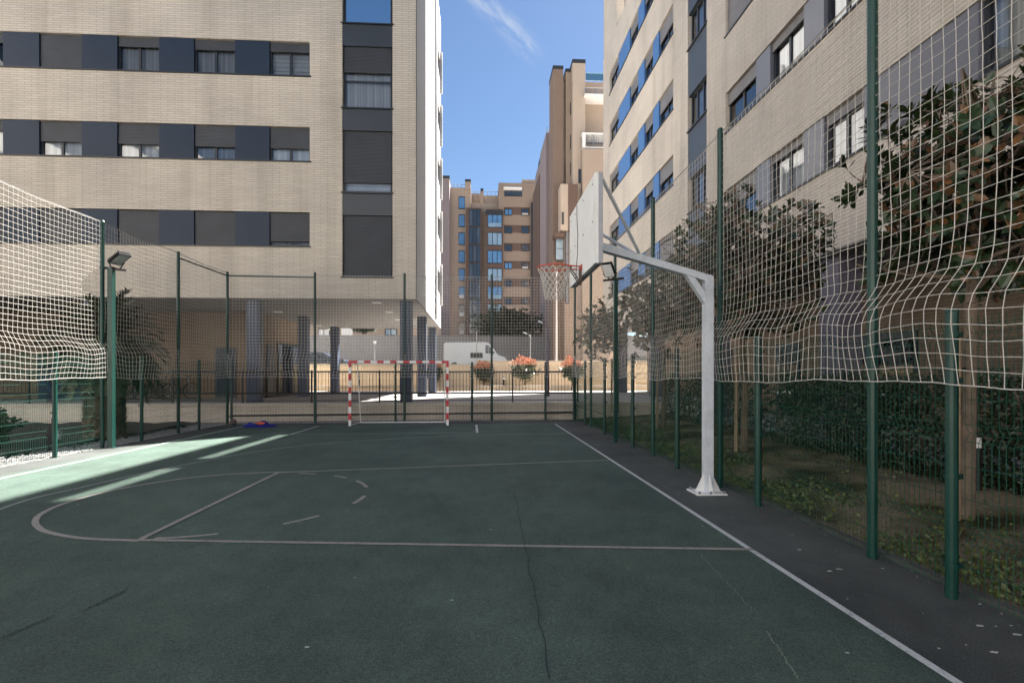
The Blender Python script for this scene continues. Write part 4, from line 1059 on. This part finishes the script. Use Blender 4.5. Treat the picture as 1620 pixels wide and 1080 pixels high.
for p_, Y, rx, rz, lab, tk, z in ((802, 63, 4.6, 2.4, 'dark spreading tree above the grey wall behind the van', 2.9, 2.1), (884, 62.5, 2.4, 3.2, 'dark green tree behind the white lamp post', 2.0, 2.1), (574, 68, 1.6, .7, 'small dark tree seen under the portico', 5, 2.1)):
    shrub(lab, AT(p_, 520, Y)[0], Y, z, rx, rz, 5500, .36, m_dark_tree, 'tree', None, 0, tk, 'street_tree')

# ------------------------------------------------------------------ street furniture beyond
def lamp(label, px, Y, zb, pyt, arm, r0=.07, m=m_grey_metal):
    X, zt = AT(px, pyt, Y); t = thing('street_lamp', label, 'street lamp', (X, Y, zb), 'street lamps beyond the court')
    b = MB(); b.tube([(X, Y, zb - .02), (X, Y, zb + 1.2), (X, Y, zt)], [r0 * 1.5, r0 * 1.2, r0 * .6], 8); b.build('pole', m, t)
    if arm:
        b = MB(); b.tube([(X, Y, zt - .03), (X - arm * .5, Y, zt + .1), (X - arm, Y, zt + .2)], [r0 * .6, r0 * .5, r0 * .5], 6); b.build('arm', m, t)
        b = MB(); b.beam((X - arm * .75, Y, zt + .16), (X - arm * 1.45, Y, zt + .24), .16, .07); b.build('lamp_head', m_steel_w, t)
    else:
        b = MB(); b.tube([(X, Y, zt), (X, Y, zt + .25)], [r0 * 1.5, r0 * 2.2], 8); b.build('lamp_head', m_steel_w, t)
lamp('dark street lamp with a short arm on the sunlit terrace', 866, 25.6, .6, 516, .3, .075, M('lamp_grey', (.12, .11, .13), .5))
lamp('slim grey street lamp standing behind the widest flowering bush', 839, 39.6, .6, 531, .35, .05)
lamp('tall white lamp post rising behind the basketball net', 880.5, 47, 2.1, 432, 0, .08, m_white)
lamp('grey street lamp seen between the portico columns', 593, 46, 2.1, 544, 0, .06)
X, z = AT(754, 562, 45.2)
sg = thing('street_sign', 'dark rectangular street sign panel in front of the white van', 'sign', (X, 45.2, 2.1))
b = MB(); b.tube([(X, 45.2, 2.08), (X, 45.2, z + 2.0)], .04, 8); b.build('pole', m_grey_metal, sg)
b = MB(); b.box(X - .52, X + .52, 45.1, 45.15, z - .22, z + .22); b.build('panel', m_frame, sg)
Y = 24.0; X = -9.55
ns = thing('notice', 'small red and white notice on the wall inside the portico', 'notice', (-9.66, 29.2, 2.1))
b = MB(); b.box(-9.69, -9.66, 28.9, 29.35, 1.75, 2.45); b.build('board', m_white, ns)
b = MB(); b.box(-9.655, -9.65, 28.95, 29.3, 2.12, 2.4); b.build('red_panel', m_red, ns)
# --- vehicles
def vehicle(name, label, cat, px, Y, zg, L, H, W, prof, glassp, paint, wr, face=1):
    X = AT(px, 560, Y)[0]; t = thing(name, label, cat, (X, Y, zg))
    b = MB(); b.prism([(X + face * (u - .5) * L, zg + w * H) for u, w in prof], 'y', Y - W / 2, Y + W / 2); ob = b.build('body', paint, t)
    bv = ob.modifiers.new('edge', 'BEVEL'); bv.width = .07; bv.segments = 3; bv.limit_method = 'ANGLE'
    for poly in glassp:
        for y0, y1 in ((Y - W / 2 - .012, Y - W / 2 - .002), (Y + W / 2 + .002, Y + W / 2 + .012)):
            b = MB(); b.prism([(X + face * (u - .5) * L, zg + w * H) for u, w in poly], 'y', y0, y1); b.build('side_window', m_fglass_d, t)
    for u in (.17, .82):
        for y in (Y - W / 2 + .06, Y + W / 2 - .06):
            xx = X + face * (u - .5) * L
            b = MB(); b.tube([(xx, y - .1, zg + wr), (xx, y + .1, zg + wr)], wr, 20); w_ = b.build('wheel', m_rubber, t)
            b = MB(); b.tube([(xx, y - .115, zg + wr), (xx, y + .115, zg + wr)], wr * .6, 14); b.build('rim', m_grey_metal, w_)
vprof = [(.0, .16), (.0, .93), (.03, .98), (.66, 1), (.72, .97), (.86, .55), (.97, .46), (1, .38), (1, .16)]
vehicle('parked_van', 'white panel van parked beyond the beige street wall', 'van', 752, 49, 2.1, 5.6, 2.5, 2.0, vprof, [[(.66, .60), (.66, .88), (.715, .88), (.82, .58)]], m_van, .34)
cprof = [(.0, .2), (.0, .58), (.08, .66), (.2, .95), (.34, 1), (.55, .98), (.72, .68), (.95, .6), (1, .45), (1, .2)]
vehicle('parked_car', 'dark parked car seen between the portico columns', 'car', 512, 47, 2.1, 4.2, 1.5, 1.8, cprof, [[(.14, .66), (.22, .92), (.36, .95), (.36, .67)], [(.38, .67), (.38, .95), (.53, .93), (.66, .69)]], m_carp, .31)
# --- bicycles
def bicycle(label, x, y, rz, lean, first=None):
    if first:
        o = copy_thing(first, (x, y, .6), rz, label); o.rotation_euler = (lean, 0, rz); return o
    t = bpy.data.objects.new('bicycle', None); COL.objects.link(t); ORG[t.name] = (0, 0, 0); tag(t, label, 'bicycle', 'bicycles parked under the portico')
    t.location = (x, y, .6); t.rotation_euler = (lean, 0, rz)
    for cx_ in (-.52, .52):
        b = MB(); b.tube([(cx_ + .33 * math.cos(2 * PI * i / 28), 0, .34 + .33 * math.sin(2 * PI * i / 28)) for i in range(28)], .02, 6, closed=True); w = b.build('wheel', m_rubber, t)
        b = MB(); b.tube([(cx_ + .305 * math.cos(2 * PI * i / 28), 0, .34 + .305 * math.sin(2 * PI * i / 28)) for i in range(28)], .009, 5, closed=True)
        for i in range(9): b.tube([(cx_, 0, .34), (cx_ + .3 * math.cos(2 * PI * i / 9), 0, .34 + .3 * math.sin(2 * PI * i / 9))], .004, 3, caps=False)
        b.build('rim', m_grey_metal, w)
    b = MB(); bk, st, hdn, sw = (-.05, 0, .31), (-.22, 0, .84), (.34, 0, .86), (-.52, 0, .34)
    for p, q in ((bk, st), (bk, (.38, 0, .7)), ((-.19, 0, .76), hdn), (sw, bk), (sw, (-.2, 0, .78))): b.tube([p, q], .018, 6)
    b.build('frame', m_frame, t)
    b = MB(); b.tube([(.33, 0, .92), (.4, 0, .64), (.52, 0, .34)], .016, 6); b.build('fork', m_grey_metal, t)
    b = MB(); b.tube([(.3, -.29, .98), (.36, -.12, .99), (.34, 0, .93), (.36, .12, .99), (.3, .29, .98)], .014, 6); b.build('handlebar', m_iron, t)
    b = MB(); b.ball((-.24, 0, .89), .14, .07, .035, 12, 6); b.build('saddle', m_rubber, t)
    return t
bx, by = AT(248, 620, 23.4)[0], 23.4
b1 = bicycle('bicycle nearest the wall corner among the parked bicycles', bx, by, .5, .12)
bicycle('second parked bicycle, leaning against the shaded wall', bx - .75, by + .3, .9, -.15, b1)
bicycle('bicycle half hidden by the palm trunk', bx - 1.5, by + .1, .3, .1, b1)
bicycle('bicycle at the outer end of the parked row', bx + .6, by + .5, .2, -.1, b1)

# --- things left on the court
x, y = G(368.5, 673); x, y = x, y + .0
b = MB(); b.ball((x, y, .11), .11, .11, .11, 20, 14); tag(b.build('ball', m_ball, smooth=True, org=(x, y, .0)), 'dull brown ball lying by the far left corner post', 'ball')
x, y = G(410, 675)
jt = thing('jersey', 'crumpled blue jersey with a coral patch lying on the court edge', 'clothing', (x, y, 0))
random.seed(3)
b = MB(); nx, ny = 30, 16
vs = []
for j in range(ny + 1):
    for i in range(nx + 1):
        u, v = i / nx * 2 - 1, j / ny * 2 - 1; r = max(0, 1 - (abs(u) ** 2.2 + abs(v) ** 2.2) ** .9)
        h = .012 + r ** .5 * (.085 + .05 * math.sin(u * 6 + v * 3) + .035 * math.sin(v * 9 - u * 4) + .02 * math.sin(u * 17 + v * 8) + .05 * (u > .1) * (1 - u))
        vs.append((x + u * (.47 + .08 * math.sin(v * 4)) , y + v * (.26 + .05 * math.sin(u * 5)), h if r > 0 else .012))
b.add(vs, [(j * (nx + 1) + i, j * (nx + 1) + i + 1, (j + 1) * (nx + 1) + i + 1, (j + 1) * (nx + 1) + i) for j in range(ny) for i in range(nx)])
b.build('cloth', m_jersey, jt, smooth=True)
b = MB(); b.ball((x + .12, y - .2, .13), .15, .06, .045, 12, 8, f=lambda a, c: 1 + .15 * math.sin(3 * c + 2 * a)); b.build('patch', m_patch, jt, smooth=True)
x, y = G(627, 668); 
b = MB(); b.ball((x, y + .6, .06), .13, .1, .07, 14, 8, f=lambda a, c: 1 + .25 * math.sin(4 * c + 3 * a)); tag(b.build('plastic_bag', m_bag, org=(x, y + .6, 0)), 'crumpled pale plastic bag lying inside the goal', 'bag')

# ------------------------------------------------------------------ light and sky
sun = bpy.data.lights.new('sun', 'SUN'); sun.energy = 6; sun.angle = math.radians(.5); sun.color = (1, .96, .91)
so = bpy.data.objects.new('sun', sun); COL.objects.link(so)
sd = Vector((math.cos(PHI) * math.cos(ELEV), math.sin(PHI) * math.cos(ELEV), math.sin(ELEV)))
so.rotation_euler = sd.to_track_quat('Z', 'Y').to_euler(); so.location = (30, 30, 60)
W = bpy.data.worlds.new('World'); S.world = W; W.use_nodes = True
nt = W.node_tree; bg = nt.nodes['Background']
sky = nt.nodes.new('ShaderNodeTexSky'); sky.sky_type = 'NISHITA'; sky.sun_disc = False
sky.sun_elevation = ELEV; sky.sun_rotation = PI / 2 - PHI; sky.air_density = 1.0; sky.dust_density = .3; sky.ozone_density = 3.0
bg.inputs[1].default_value = .031
S.cycles.film_exposure = 4.9
tc = nt.nodes.new('ShaderNodeTexCoord')
def wdir(px, py):
    v = Vector((SA, CA, 0)) * FPX + Vector((CA, -SA, 0)) * (px - 810) + Vector((0, 0, HZ - py)); return v.normalized()
Cc = wdir(800, 38); e1 = (wdir(850, 92) - wdir(760, 0)).normalized(); e1 = (e1 - Cc * e1.dot(Cc)).normalized(); e2 = Cc.cross(e1)
def wn(ty, **k):
    x = nt.nodes.new(ty)
    for a, v in k.items(): setattr(x, a, v)
    return x
def wdot(v):
    x = wn('ShaderNodeVectorMath', operation='DOT_PRODUCT'); nt.links.new(tc.outputs['Generated'], x.inputs[0]); x.inputs[1].default_value = v; return x.outputs['Value']
def wm(op, a, b=None, c=None):
    x = wn('ShaderNodeMath', operation=op)
    for i, v in enumerate((a, b, c)):
        if v is None: continue
        if isinstance(v, (int, float)): x.inputs[i].default_value = v
        else: nt.links.new(v, x.inputs[i])
    return x.outputs[0]
u, v, cz = wdot(e1), wdot(e2), wdot(Cc)
cmb = wn('ShaderNodeCombineXYZ'); nt.links.new(wm('MULTIPLY', u, 7.0), cmb.inputs[0]); nt.links.new(wm('MULTIPLY', v, 26.0), cmb.inputs[1])
nz = wn('ShaderNodeTexNoise'); nz.inputs['Scale'].default_value = 2.2; nz.inputs['Detail'].default_value = 7; nz.inputs['Roughness'].default_value = .62; nt.links.new(cmb.outputs[0], nz.inputs['Vector'])
def wr(val, a, b_, c, d):
    x = wn('ShaderNodeMapRange', interpolation_type='SMOOTHSTEP'); nt.links.new(val, x.inputs[0])
    for i, q in enumerate((a, b_, c, d)): x.inputs[i + 1].default_value = q
    return x.outputs[0]
band = wr(wm('ABSOLUTE', v), .0, .026, 1, 0); along = wm('MULTIPLY', wr(u, .03, .085, 1, 0), wr(u, -.5, -.2, 0, 1)); front = wr(cz, .5, .7, 0, 1)
mk = wm('MULTIPLY', wm('MULTIPLY', band, along), wm('MULTIPLY', front, wr(nz.outputs['Fac'], .36, .7, 0, .5)))
mxn = wn('ShaderNodeMix', data_type='RGBA'); nt.links.new(mk, mxn.inputs[0]); hs = wn('ShaderNodeHueSaturation'); hs.inputs['Saturation'].default_value = 1.06; nt.links.new(sky.outputs[0], hs.inputs['Color']); nt.links.new(hs.outputs[0], mxn.inputs[6]); mxn.inputs[7].default_value = (5.4, 5.7, 6.1, 1)
nt.links.new(mxn.outputs[2], bg.inputs[0])
